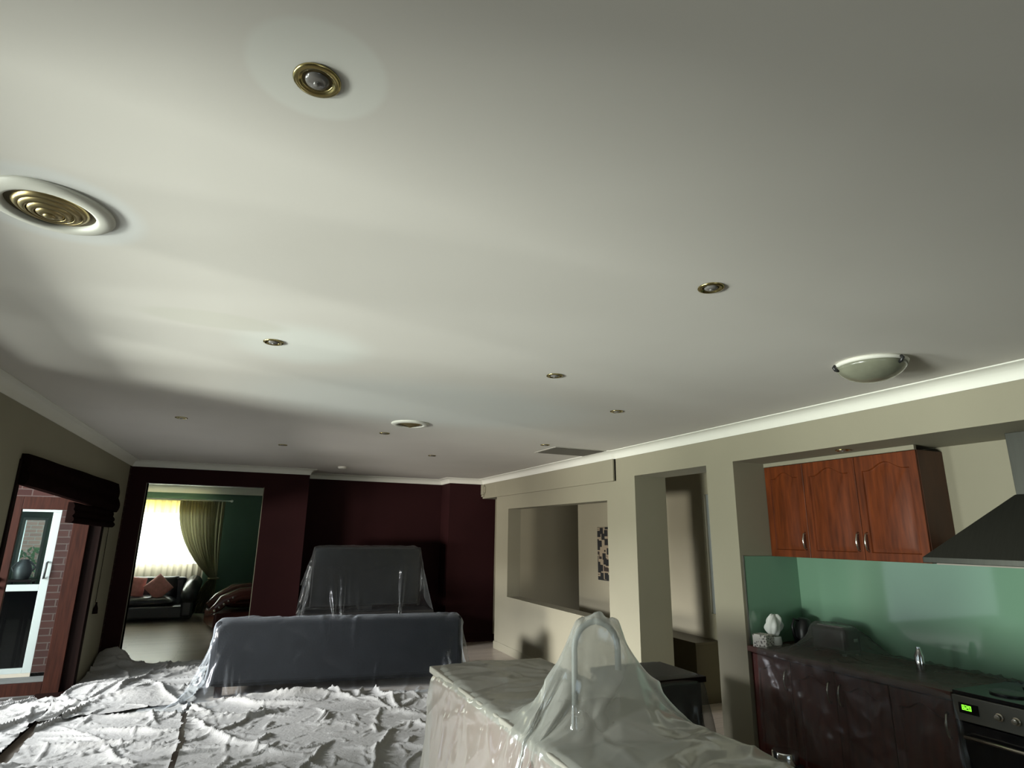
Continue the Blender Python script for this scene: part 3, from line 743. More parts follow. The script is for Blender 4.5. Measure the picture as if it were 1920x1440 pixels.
# base cupboards, bench, oven
bc = thing('base_cupboard', 'dark red base cupboards under the covered kitchen bench', 'cupboard', (0, 0, 0))
obj('carcass', boxes((3.842, XB-0.010, 2.405, YK-0.001, 0.10, 0.868)), REDCAB, bc)
obj('kickboard', boxes((3.88, 3.90, 2.405, YK-0.001, 0.0, 0.10)), CABBLACK, bc)
for (a, b, hy) in ((3.56, YK-0.03, 3.60), (3.19, 3.555, 3.23), (2.80, 3.185, 3.145), (2.41, 2.795, 2.45)):
    panel_door('door', a, b-0.002, 0.12, 0.855, 3.82, REDCAB, 0.045, bc, hy=hy, hz=0.72)
wt = tag(obj('benchtop', boxes((3.79, XB-0.009, 2.40, YK-0.009, 0.870, 0.910)), BENCH_WOOD, bevel=0.004), 'dark kitchen benchtop running along the green splashback', 'benchtop')

ov = thing('oven', 'freestanding steel cooker with a green clock display', 'oven', (0, 0, 0))
obj('body', boxes((3.84, XB-0.012, 1.50, 2.395, 0.02, 0.905)), CABBLACK, ov)
obj('cooktop', boxes((3.80, XB-0.012, 1.50, 2.395, 0.905, 0.925)), BLACK_GLOSS, ov, bevel=0.003)
obj('control_panel', boxes((3.79, 3.84, 1.50, 2.395, 0.772, 0.903)), PANEL_STEEL, ov, bevel=0.004)
obj('oven_door', boxes((3.80, 3.84, 1.51, 2.385, 0.16, 0.765)), BLACK_GLOSS, ov, bevel=0.004)
dsp = obj('clock_display', boxes((3.786, 3.79, 2.262, 2.362, 0.815, 0.868)), BLACK_GLOSS, ov)
# seven segment digits
bm = bmesh.new()
SEG = {'8': 'abcdefg', '2': 'abged', '0': 'abcdef', ':': ''}
def digit(ch, yc, zc, w=0.011, h=0.022, s=0.003):
    S7 = {'a': (-w/2, w/2, h/2-s, h/2), 'g': (-w/2, w/2, -s/2, s/2), 'd': (-w/2, w/2, -h/2, -h/2+s),
          'f': (-w/2, -w/2+s, 0, h/2), 'b': (w/2-s, w/2, 0, h/2), 'e': (-w/2, -w/2+s, -h/2, 0), 'c': (w/2-s, w/2, -h/2, 0)}
    for q in SEG[ch]:
        a0, a1, b0, b1 = S7[q]; box(bm, 3.7845, 3.786, yc-a1, yc-a0, zc+b0, zc+b1)
digit('8', 2.338, 0.845, 0.014, 0.026, 0.0045); digit('2', 2.321, 0.845, 0.014, 0.026, 0.0045); digit('0', 2.304, 0.845, 0.014, 0.026, 0.0045)
obj('digits', bm, DIGITS, dsp)
for y in (2.16, 2.08, 2.00, 1.92, 1.84, 1.72, 1.64):
    bm = bmesh.new(); lathe(bm, [(0, 0), (0.020, 0), (0.020, 0.008), (0.015, 0.012), (0.014, 0.028), (0, 0.03)], 20)
    for v in bm.verts: v.co = Vector((3.79-v.co.z, y+v.co.x, 0.838+v.co.y))
    obj('knob', bm, NICKEL, ov, smooth=True, auto=40)
bm = bmesh.new(); tube(bm, [(3.80, 2.34, 0.70), (3.76, 2.34, 0.70), (3.76, 1.56, 0.70), (3.80, 1.56, 0.70)], 0.010, 12); obj('door_handle', bm, NICKEL, ov, smooth=True)
for (x, y, r) in ((3.98, 2.2, 0.09), (4.26, 2.2, 0.07), (3.98, 1.75, 0.07), (4.26, 1.75, 0.09)):
    bm = bmesh.new(); lathe(bm, [(r, 0.926), (r, 0.934), (r-0.012, 0.938), (0, 0.938)], 24, (x, y, 0)); obj('burner', bm, BLACK, ov, smooth=True, auto=40)

# things on the bench
tb = thing('tissue_box', 'small floral tissue box on the corner of the kitchen bench', 'tissue box', (3.865, 3.84, 0.911), rad(12))
obj('carton', boxes((-0.055, 0.055, -0.06, 0.06, 0, 0.095)), FLORAL, tb, bevel=0.002)
bm = bmesh.new()
rng = random.Random(3); n = 26; m_ = 14; rows = []
for i in range(m_+1):
    t = i/m_; r = []
    for j in range(n):
        a = 2*math.pi*j/n
        q = (0.018 + 0.050*math.sin(math.pi*min(1, t*0.92+0.05))**0.8)*(1+0.28*math.sin(3*a+4*t)+0.18*math.sin(7*a-6*t)+rng.uniform(-0.05, 0.05))
        r.append(bm.verts.new((q*math.cos(a)+0.01*t, q*math.sin(a)*0.8, t*0.16+0.012*math.sin(5*a)*t)))
    rows.append(r)
for a, b in zip(rows, rows[1:]):
    for j in range(n): bm.faces.new((a[j], a[(j+1) % n], b[(j+1) % n], b[j]))
bm.faces.new(rows[0][::-1]); bm.faces.new(rows[-1])
o = obj('crumpled_tissue', bm, TISSUE, smooth=True, sub=1); o.location = (3.975, 3.83, 0.990)
tag(o, 'crumpled pale tissue bundle standing beside the floral tissue box', 'tissue')
bm = bmesh.new(); lathe(bm, [(0, 0), (0.05, 0), (0.055, 0.03), (0.05, 0.075), (0, 0.078)], 20, (3.975, 3.83, 0.911)); tag(obj('canister', bm, TISSUE, smooth=True, auto=40), 'small pale canister under the crumpled tissue bundle', 'canister')

ts = thing('toaster', 'dark toaster under the plastic on the kitchen bench', 'toaster', (4.21, 3.46, 0.911))
obj('body', boxes((-0.09, 0.09, -0.15, 0.15, 0.012, 0.19)), BLACK, ts, bevel=0.03)
obj('slot_panel', boxes((-0.055, 0.055, -0.11, 0.11, 0.188, 0.200)), CHROME, ts, bevel=0.003)
obj('lever', boxes((-0.02, 0.02, -0.172, -0.148, 0.10, 0.125)), CHROME, ts, bevel=0.003)
for (a, b) in ((-0.07, -0.12), (0.07, -0.12), (-0.07, 0.12), (0.07, 0.12)): obj('foot', boxes((a-0.012, a+0.012, b-0.012, b+0.012, 0, 0.012)), BLACK, ts)
kt = thing('kettle', 'black kettle tucked into the kitchen bench corner', 'kettle', (4.27, 3.80, 0.911))
bm = bmesh.new(); lathe(bm, [(0, 0), (0.075, 0), (0.08, 0.02), (0.072, 0.12), (0.055, 0.19), (0.03, 0.205), (0, 0.21)], 32); obj('body', bm, BLACK, kt, smooth=True, auto=50)
bm = bmesh.new(); tube(bm, [(-0.05, 0, 0.19), (-0.10, 0, 0.20), (-0.125, 0, 0.15), (-0.11, 0, 0.07), (-0.075, 0, 0.04)], 0.011, 10); obj('handle', bm, BLACK, kt, smooth=True)
bt = tag(obj('steel_bottle', (lambda b: (lathe(b, [(0, 0), (0.028, 0), (0.030, 0.01), (0.030, 0.10), (0.016, 0.135), (0.014, 0.155), (0, 0.157)], 24, (4.15, 2.79, 0.911)), b)[1])(bmesh.new()), CHROME, smooth=True, auto=40), 'slim steel bottle upright under the plastic near the cooker', 'bottle')

# bin
bn = thing('pedal_bin', 'black bin with a chrome collar on the floor at the kitchen recess', 'bin', (3.53, 3.40, 0.0))
bm = bmesh.new(); lathe(bm, [(0, 0), (0.13, 0), (0.14, 0.02), (0.165, 0.16), (0.150, 0.22), (0.115, 0.255), (0.09, 0.265), (0, 0.265)], 40); obj('body', bm, BLACK, bn, smooth=True, auto=50)
bm = bmesh.new(); lathe(bm, [(0.082, 0.262), (0.085, 0.268), (0.085, 0.338), (0.080, 0.345), (0.0, 0.346)], 40); obj('collar', bm, CHROME, bn, smooth=True, auto=40)

# ================================================================== HALLWAY
hp = thing('canvas_picture', 'narrow dark canvas picture on the hallway wall behind the pass-through', 'picture', (4.995, 7.93, 1.49))
obj('canvas', boxes((-0.030, -0.002, -0.30, 0.19, -0.385, 0.39)), ART, hp, bevel=0.002)
hall_block = thing('hall_shade_block', 'low dark block added for the shade on the hallway wall behind the tall doorway', 'cabinet', (4.80, 5.95, 0))  # dark block stands in for shade on the lower hallway wall
obj('body', boxes((-0.15, 0.19, -0.35, 0.75, 0.0, 0.60)), CREAM_DARK, hall_block, bevel=0.004) if False else obj('body', boxes((-0.15, 0.19, -0.35, 0.75, 0.0, 0.60)), pbr('olive_brown', (0.06, 0.048, 0.022), 0.6), hall_block, bevel=0.004)
obj('top', boxes((-0.16, 0.19, -0.36, 0.76, 0.60, 0.625)), pbr('olive_brown_top', (0.06, 0.048, 0.022), 0.5), hall_block, bevel=0.003)

# ================================================================== ISLAND
IX0, IX1, IY0, IY1 = 1.17, 1.97, 1.30, 4.0
isl = thing('kitchen_island', 'pink sided kitchen island shrouded in milky plastic', 'island', (0, 0, 0))
obj('body', boxes((IX0+0.02, IX1-0.02, IY0+0.02, IY1-0.02, 0.0, 0.88)), SALMON, isl, bevel=0.004)
obj('worktop', boxes((IX0, IX1, IY0, IY1, 0.88, 0.92)), STONE, isl, bevel=0.008)
TX, TY = 1.51, 2.50
tp = thing('gooseneck_tap', 'tall arched gooseneck tap pushing up the plastic on the island', 'tap', (TX, TY, 0.921), rad(-18))
arc = [(-0.10, 0, 0.0), (-0.10, 0, 0.15), (-0.10, 0, 0.33)] + [(-0.10*math.cos(math.pi*k/10), 0, 0.33+0.115*math.sin(math.pi*k/10)) for k in range(1, 10)] + [(0.10, 0, 0.33), (0.10, 0, 0.24)]
bm = bmesh.new(); tube(bm, arc, 0.014, 14); obj('spout', bm, WHITE_FRAME, tp, smooth=True)
bm = bmesh.new(); lathe(bm, [(0.03, 0), (0.03, 0.01), (0.022, 0.03), (0.018, 0.09), (0.014, 0.10)], 24, (-0.10, 0, 0)); obj('tap_base', bm, CHROME, tp, smooth=True, auto=40)
bm = bmesh.new(); tube(bm, [(-0.10, -0.02, 0.06), (-0.10, -0.07, 0.075), (-0.10, -0.11, 0.10)], [0.008, 0.006, 0.007], 10); obj('lever', bm, CHROME, tp, smooth=True)
# side table in the doorway
sd = thing('side_table', 'dark side cabinet under plastic in front of the tall doorway', 'cabinet', (3.02, 4.12, 0))
obj('top', boxes((-0.42, 0.25, -0.28, 0.28, 0.70, 0.74)), TIMBER_DARK, sd, bevel=0.004)
obj('body', boxes((-0.39, 0.22, -0.25, 0.25, 0.06, 0.70)), CABBLACK, sd, bevel=0.003)
for (a, b) in ((-0.36, -0.22), (0.19, -0.22), (-0.36, 0.22), (0.19, 0.22)): obj('leg', boxes((a-0.02, a+0.02, b-0.02, b+0.02, 0, 0.06)), TIMBER_DARK, sd)

# ================================================================== SOFA (back toward the camera) and TELEVISION
SX, SY, SRZ = 1.215, 7.93, rad(-7.0)
so = thing('sofa', 'long charcoal sofa seen from behind under clear plastic', 'sofa', (SX, SY, 0), SRZ)
obj('base', boxes((-1.33, 1.33, -0.42, 0.42, 0.10, 0.28)), CHARCOAL, so, bevel=0.02)
obj('backrest', boxes((-1.38, 1.38, -0.46, -0.22, 0.12, 0.78)), CHARCOAL, so, bevel=0.05)
for sgn in (-1, 1):
    a = (-1.40, -1.18) if sgn < 0 else (1.18, 1.40)
    obj('armrest', boxes((a[0], a[1], -0.44, 0.44, 0.11, 0.60)), CHARCOAL, so, bevel=0.05)
for i in range(3):
    w = 2.36/3; c = cushion_bm(w, 0.66, 0.20, 8, 0.35)
    o = obj('seat_cushion', c, CHARCOAL, so, smooth=True, sub=1); o.location = (-1.18+w*(i+0.5), 0.11, 0.36)
for (a, b) in ((-1.28, -0.38), (1.28, -0.38), (-1.28, 0.36), (1.28, 0.36)): obj('leg', boxes((a-0.035, a+0.035, b-0.035, b+0.035, 0, 0.105)), TIMBER_DARK, so)

tu = thing('media_unit', 'low black media unit in front of the maroon niche', 'media unit', (1.82, 9.72, 0))
obj('body', boxes((-0.95, 0.95, -0.24, 0.24, 0.05, 0.56)), CABBLACK, tu, bevel=0.005)
obj('top', boxes((-0.97, 0.97, -0.26, 0.25, 0.56, 0.60)), CABBLACK, tu, bevel=0.004)
for x in (-0.63, 0.0, 0.63):
    o = obj('door', boxes((x-0.30, x+0.30, -0.262, -0.242, 0.08, 0.53)), BLACK_GLOSS, tu, bevel=0.003)
for (a, b) in ((-0.9, -0.2), (0.9, -0.2), (-0.9, 0.2), (0.9, 0.2)): obj('leg', boxes((a-0.03, a+0.03, b-0.03, b+0.03, 0, 0.05)), CABBLACK, tu)
tv = thing('television', 'large dark television standing draped in plastic before the niche', 'television', (1.78, 9.70, 0.601))
obj('bezel', boxes((-0.82, 0.82, -0.030, 0.035, 0.07, 0.925)), BLACK, tv, bevel=0.006)
obj('screen', boxes((-0.80, 0.80, -0.033, -0.0305, 0.095, 0.905)), TVBLACK, tv)
obj('stand_neck', boxes((-0.10, 0.10, -0.02, 0.03, 0.012, 0.08)), BLACK, tv)
obj('stand_base', boxes((-0.35, 0.35, -0.13, 0.13, 0.0, 0.014)), BLACK, tv, bevel=0.004)

# ================================================================== LOUNGE
# sheer curtain: body, yellow lace band, hem
def curtain(name, m, x0, x1, z0, z1, y, amp, wl, parent=None, nx=160, nz=14, fn=None):
    bm = bmesh.new(); g = []
    for i in range(nz+1):
        s = i/nz; r = []
        for j in range(nx+1):
            t = j/nx; x = x0+(x1-x0)*t
            ph = 2*math.pi*(x/wl) + 0.9*math.sin(x*5.1)
            yy = y+amp*math.sin(ph)*(0.6+0.4*s)+0.3*amp*math.sin(ph*2.3)
            z = z1+(z0-z1)*s
            if fn: x, yy, z = fn(x, yy, z, t, s)
            r.append(bm.verts.new((x, yy, z)))
        g.append(r)
    for a, b in zip(g, g[1:]):
        for j in range(nx): bm.faces.new((a[j], a[j+1], b[j+1], b[j]))
    return obj(name, bm, m, parent, smooth=True)
sh = tag(curtain('sheer_curtain', SHEER, -3.35, -0.80, 1.04, 2.10, 15.02, 0.022, 0.13), 'bright white sheer curtain across the lounge window', 'curtain')
curtain('lace_band', SHEER_BAND, -3.35, -0.80, 2.10, 2.375, 15.02, 0.022, 0.13, sh, nz=4)
curtain('hem', SHEER_LOW, -3.35, -0.80, 0.10, 1.04, 15.02, 0.022, 0.13, sh, nz=6)
def tie(x, y, z, t, s):
    # gathered at the tieback, z about 0.72, toward x = -0.57
    zt = 0.74
    if z > zt:
        q = (2.37-z)/(2.37-zt); k = q**2.2
    else:
        k = 1-0.45*((zt-z)/(zt-0.05))**0.7
    half = 0.07
    xt = -0.57+(t-0.5)*2*half
    # inner edge swoops, outer edge falls straight
    return (x*(1-k)+xt*k, y-0.05*math.sin(math.pi*min(1, max(0, k))), z)
dr = tag(curtain('olive_drape', DRAPE, -1.42, -0.52, 0.05, 2.37, 14.93, 0.035, 0.075, nx=170, nz=44, fn=tie), 'olive green drape tied back at the right of the sheer curtain', 'curtain')
bm = bmesh.new()
tube(bm, [(-0.57+0.10*math.cos(a), 14.93+0.075*math.sin(a), 0.74) for a in [2*math.pi*k_/16 for k_ in range(17)]], 0.018, 8)
obj('tieback', bm, DRAPE, dr, smooth=True)
rd = thing('curtain_rod', 'slim pale curtain rod above the lounge curtains', 'curtain rod', (0, 0, 0))
bm = bmesh.new(); tube(bm, [(-3.45, 14.97, 2.395), (-0.42, 14.97, 2.395)], 0.014, 12); obj('rod', bm, WHITE, rd, smooth=True)
bm = bmesh.new(); lathe(bm, [(0, -0.03), (0.024, -0.02), (0.03, 0), (0.024, 0.02), (0, 0.03)], 16, (-0.40, 14.97, 2.395)); obj('finial', bm, WHITE, rd, smooth=True)
for x in (-3.3, -0.47): obj('bracket', boxes((x-0.01, x+0.01, 14.97, 15.199, 2.385, 2.40)), WHITE, rd)

# black leather sofa beneath the window
ls = thing('lounge_sofa', 'black leather sofa with pink cushions below the bright curtained window', 'sofa', (-2.05, 14.30, 0))
obj('base', boxes((-1.15, 1.22, -0.40, 0.42, 0.06, 0.30)), LEATHER_BLACK, ls, bevel=0.04)
for x in (-0.62, 0.40):
    o = obj('seat_cushion', cushion_bm(1.02, 0.66, 0.22, 8, 0.35), LEATHER_BLACK, ls, smooth=True, sub=1); o.location = (x, -0.06, 0.37)
    o = obj('back_cushion', cushion_bm(1.02, 0.50, 0.20, 8, 0.4), LEATHER_BLACK, ls, smooth=True, sub=1); o.location = (x, 0.28, 0.60); o.rotation_euler = (rad(75), 0, 0)
obj('backrest', boxes((-1.10, 1.0, 0.28, 0.46, 0.20, 0.80)), LEATHER_BLACK, ls, bevel=0.06)
bm = bmesh.new(); tube(bm, [(1.12, -0.46, 0.40), (1.12, -0.36, 0.50), (1.13, 0.0, 0.60), (1.14, 0.42, 0.68)], [0.10, 0.15, 0.16, 0.15], 18); obj('armrest', bm, LEATHER_BLACK, ls, smooth=True)
obj('arm_panel', boxes((1.0, 1.22, -0.42, 0.42, 0.08, 0.48)), LEATHER_BLACK, ls, bevel=0.05)
cu = cushion_bm(0.42, 0.42, 0.15, 10, 0.5)
o1 = obj('pink_cushion', cu, PINK, smooth=True, sub=1); o1.location = (-1.93, 14.18, 0.655); o1.rotation_euler = (rad(68), rad(8), rad(10))
tag(o1, 'pink cushion at the left end of the black lounge sofa', 'cushion', 'pink cushions on the lounge sofa')
o2 = o1.copy(); COL.objects.link(o2); o2.location = (-1.50, 14.13, 0.64); o2.rotation_euler = (rad(62), rad(45), rad(-4)); o2['label'] = 'pink cushion tipped on its corner, right one on the black lounge sofa'

# oxblood armchair, cut by the opening
ac = thing('leather_armchair', 'oxblood leather armchair with a rolled arm seen through the opening', 'armchair', (0.25, 12.95, 0), rad(12))
obj('base', boxes((-0.75, 0.55, -0.50, 0.50, 0.05, 0.32)), LEATHER_RED, ac, bevel=0.04)
o = obj('seat_cushion', cushion_bm(0.95, 0.72, 0.24, 8, 0.35), LEATHER_RED, ac, smooth=True, sub=1); o.location = (-0.15, 0.05, 0.47)
bm = bmesh.new(); tube(bm, [(-0.82, -0.42, 0.33), (-0.70, -0.44, 0.42), (-0.62, -0.44, 0.52), (-0.35, -0.44, 0.62), (0.10, -0.44, 0.64), (0.45, -0.44, 0.68)], [0.05, 0.08, 0.10, 0.12, 0.12, 0.12], 18)
obj('armrest', bm, LEATHER_RED, ac, smooth=True)
bm = bmesh.new(); tube(bm, [(-0.72, 0.42, 0.36), (-0.55, 0.44, 0.50), (-0.30, 0.44, 0.62), (0.45, 0.44, 0.66)], [0.06, 0.09, 0.12, 0.12], 16)
obj('armrest', bm, LEATHER_RED, ac, smooth=True)
bm = bmesh.new()
tube(bm, [(0.44, -0.46, 0.86), (0.40, -0.2, 0.96), (0.40, 0.2, 0.96), (0.44, 0.46, 0.86)], [0.10, 0.14, 0.14, 0.10], 16); box(bm, 0.34, 0.56, -0.46, 0.46, 0.15, 0.90)
obj('backrest', bm, LEATHER_RED, ac, smooth=True, auto=50)
bm = bmesh.new()
for k_ in range(5): 
    p = (-0.76+0.07*k_, -0.535, 0.37+0.052*k_); lathe(bm, [(0, 0.024), (0.018, 0.016), (0.024, 0), (0.018, -0.016), (0, -0.024)], 10, p)
obj('stud_row', bm, NICKEL, ac, smooth=True)

# ================================================================== DROP CLOTHS (height field of folds)
GX0, GX1, GY0, GY1, GS = -2.1, 3.3, 4.0, 9.78, 0.0145
nx = int((GX1-GX0)/GS)+1; ny = int((GY1-GY0)/GS)+1
gx = np.linspace(GX0, GX1, nx); gy = np.linspace(GY0, GY1, ny)
XX, YY = np.meshgrid(gx, gy)
rs = np.random.RandomState(11)
def folds(K, lmin, lmax, hmin, hmax, wmin, wmax, dirs=None):
    Z = np.zeros_like(XX)
    for _ in range(K):
        cx, cy = rs.uniform(GX0, GX1), rs.uniform(GY0, GY1)
        a = rs.choice(dirs)+rs.normal(0, 0.25) if dirs is not None else rs.uniform(0, math.pi)
        L = rs.uniform(lmin, lmax); h = rs.uniform(hmin, hmax); w = rs.uniform(wmin, wmax); kk = rs.uniform(-0.5, 0.5)/L
        R_ = L*0.6+0.15
        i0, i1 = np.searchsorted(gy, [cy-R_, cy+R_]); j0, j1 = np.searchsorted(gx, [cx-R_, cx+R_])
        if i1-i0 < 2 or j1-j0 < 2: continue
        x = XX[i0:i1, j0:j1]-cx; y = YY[i0:i1, j0:j1]-cy
        u = x*math.cos(a)+y*math.sin(a); v = -x*math.sin(a)+y*math.cos(a) - kk*u*u + 0.012*np.sin(u*14+cx*9)
        prof = np.where(v > 0, np.exp(-np.abs(v/w)**0.9), np.exp(-np.abs(v/(w*0.30))**1.4))
        env = np.clip(1-(2*np.abs(u)/L)**2, 0, 1)**0.6
        zz = h*prof*env
        Z[i0:i1, j0:j1] = np.maximum(Z[i0:i1, j0:j1], zz) + 0.35*np.minimum(Z[i0:i1, j0:j1], zz)
    return Z
Z = folds(120, 0.5, 1.8, 0.028, 0.070, 0.018, 0.045) + folds(420, 0.15, 0.6, 0.014, 0.040, 0.009, 0.022) + folds(1500, 0.05, 0.24, 0.006, 0.018, 0.006, 0.013)
for k_ in range(7):
    a = rs.uniform(0, 6.28); f_ = rs.uniform(1.5, 5); Z += 0.004*(1+np.sin(f_*(XX*math.cos(a)+YY*math.sin(a))+rs.uniform(0, 6)))
Z += 0.006
# bunched-up parts: by the timber door, by the left corner of the lounge opening, against the sofa
def lump(cx, cy, sx, sy, h):
    global Z
    Z += h*np.exp(-((XX-cx)/sx)**2-((YY-cy)/sy)**2)
lump(-1.42, 9.55, 0.26, 0.22, 0.20); lump(-1.15, 8.15, 0.35, 0.25, 0.07); lump(-0.85, 7.75, 0.30, 0.22, 0.07)
lump(-0.32, 6.5, 0.03, 1.6, 0.012); lump(0.7, 7.15, 0.9, 0.10, 0.05); lump(1.7, 6.75, 0.5, 0.12, 0.06)
def sheet(name, inside, dz, label):
    m_ = inside(XX, YY)
    zz = Z+dz
    idx = -np.ones(XX.shape, int)
    q = m_[:-1, :-1] & m_[1:, :-1] & m_[:-1, 1:] & m_[1:, 1:]
    used = np.zeros_like(m_); used[:-1, :-1] |= q; used[1:, :-1] |= q; used[:-1, 1:] |= q; used[1:, 1:] |= q
    idx[used] = np.arange(used.sum())
    co = np.stack([XX[used], YY[used], zz[used]], 1)
    ii, jj = np.nonzero(q)
    F = np.stack([idx[ii, jj], idx[ii, jj+1], idx[ii+1, jj+1], idx[ii+1, jj]], 1)
    me = bpy.data.meshes.new(name)
    me.vertices.add(len(co)); me.vertices.foreach_set('co', co.ravel())
    me.loops.add(F.size); me.loops.foreach_set('vertex_index', F.ravel().astype(np.int32))
    me.polygons.add(len(F)); me.polygons.foreach_set('loop_start', np.arange(0, F.size, 4, dtype=np.int32)); me.polygons.foreach_set('loop_total', np.full(len(F), 4, np.int32))
    me.polygons.foreach_set('use_smooth', np.ones(len(F), bool)); me.update(); me.validate()
    o = link(name, me, CLOTH)
    tag(o, label, 'drop cloth', 'drop cloths over the floor')
    return o
wav = lambda t, s: 0.03*np.sin(t*3.1+s)+0.015*np.sin(t*11+2*s)+0.008*np.sin(t*31+s)
def isl_clear(X, Y): return ~((X > 1.12) & (X < 2.08) & (Y < 4.07))
def in_sofa(X, Y):
    c, s_ = math.cos(-SRZ), math.sin(-SRZ); u = (X-SX)*c-(Y-SY)*s_; v = (X-SX)*s_+(Y-SY)*c
    return (np.abs(u) < 1.45) & (v > -0.47) & (v < 0.6)
sheet('drop_cloth', lambda X, Y: (X > -1.50+wav(Y, 1)) & (X < -0.345+wav(Y, 2)*0.7) & (Y < 7.75+0.25*X+wav(X, 3)), 0.0, 'crumpled grey drop cloth along the timber door on the left')
sheet('drop_cloth', lambda X, Y: (X > -0.318+wav(Y, 2)*0.7) & (X < 3.25+wav(Y, 1)) & (Y < 7.36-0.12*X+wav(X, 5)) & isl_clear(X, Y) & ~in_sofa(X, Y), 0.012, 'heavily creased drop cloth in front of the plastic covered sofa')
sheet('drop_cloth', lambda X, Y: (X > -1.575) & (X < -0.28+wav(Y, 7)) & (Y > 7.45+0.25*X+wav(X, 8)) & (Y < 9.48+wav(X, 9)*0.5+0.28*np.clip((-1.18-X)/0.2, 0, 1)) & ~in_sofa(X, Y), 0.026, 'far drop cloth bunched at the corner of the lounge opening')

sheet('drop_cloth', lambda X, Y: (X > -2.05+wav(Y, 3)) & (X < -1.56+0.3*wav(Y, 1)) & (Y > 5.54) & (Y < 7.95+wav(X, 2)), 0.016, 'narrow drop cloth strip lying over the timber door sill')

# ================================================================== PLASTIC SHEETS (small cloth solver)
def sd_box(P, c, h, rz=0.0, r=0.02):
    d = P-np.array(c); ca, sa = math.cos(-rz), math.sin(-rz)
    x = d[:, 0]*ca-d[:, 1]*sa; y = d[:, 0]*sa+d[:, 1]*ca
    L = np.stack([x, y, d[:, 2]], 1); hh = np.array(h)-r
    q = np.abs(L)-hh; out = np.maximum(q, 0); lo = np.linalg.norm(out, axis=1); ins = np.minimum(q.max(1), 0)
    dist = lo+ins-r
    n = np.zeros_like(L); far = lo > 1e-9
    n[far] = (out/np.maximum(lo, 1e-9)[:, None]*np.sign(L))[far]
    k_ = q.argmax(1); near = ~far
    n[np.nonzero(near)[0], k_[near]] = np.where(L[near, k_[near]] >= 0, 1, -1)
    cb, sb_ = math.cos(rz), math.sin(rz)
    N = np.stack([n[:, 0]*cb-n[:, 1]*sb_, n[:, 0]*sb_+n[:, 1]*cb, n[:, 2]], 1)
    return dist, N
def sd_capsules(P, pts, r):
    best = np.full(len(P), 1e9); N = np.zeros_like(P)
    for a, b in zip(pts, pts[1:]):
        a = np.array(a); b = np.array(b); ab = b-a
        t = np.clip(((P-a)@ab)/max(ab@ab, 1e-9), 0, 1); c = a+t[:, None]*ab; d = P-c; l = np.linalg.norm(d, axis=1)
        k_ = l-r < best; best[k_] = (l-r)[k_]; N[k_] = (d/np.maximum(l, 1e-9)[:, None])[k_]
    return best, N
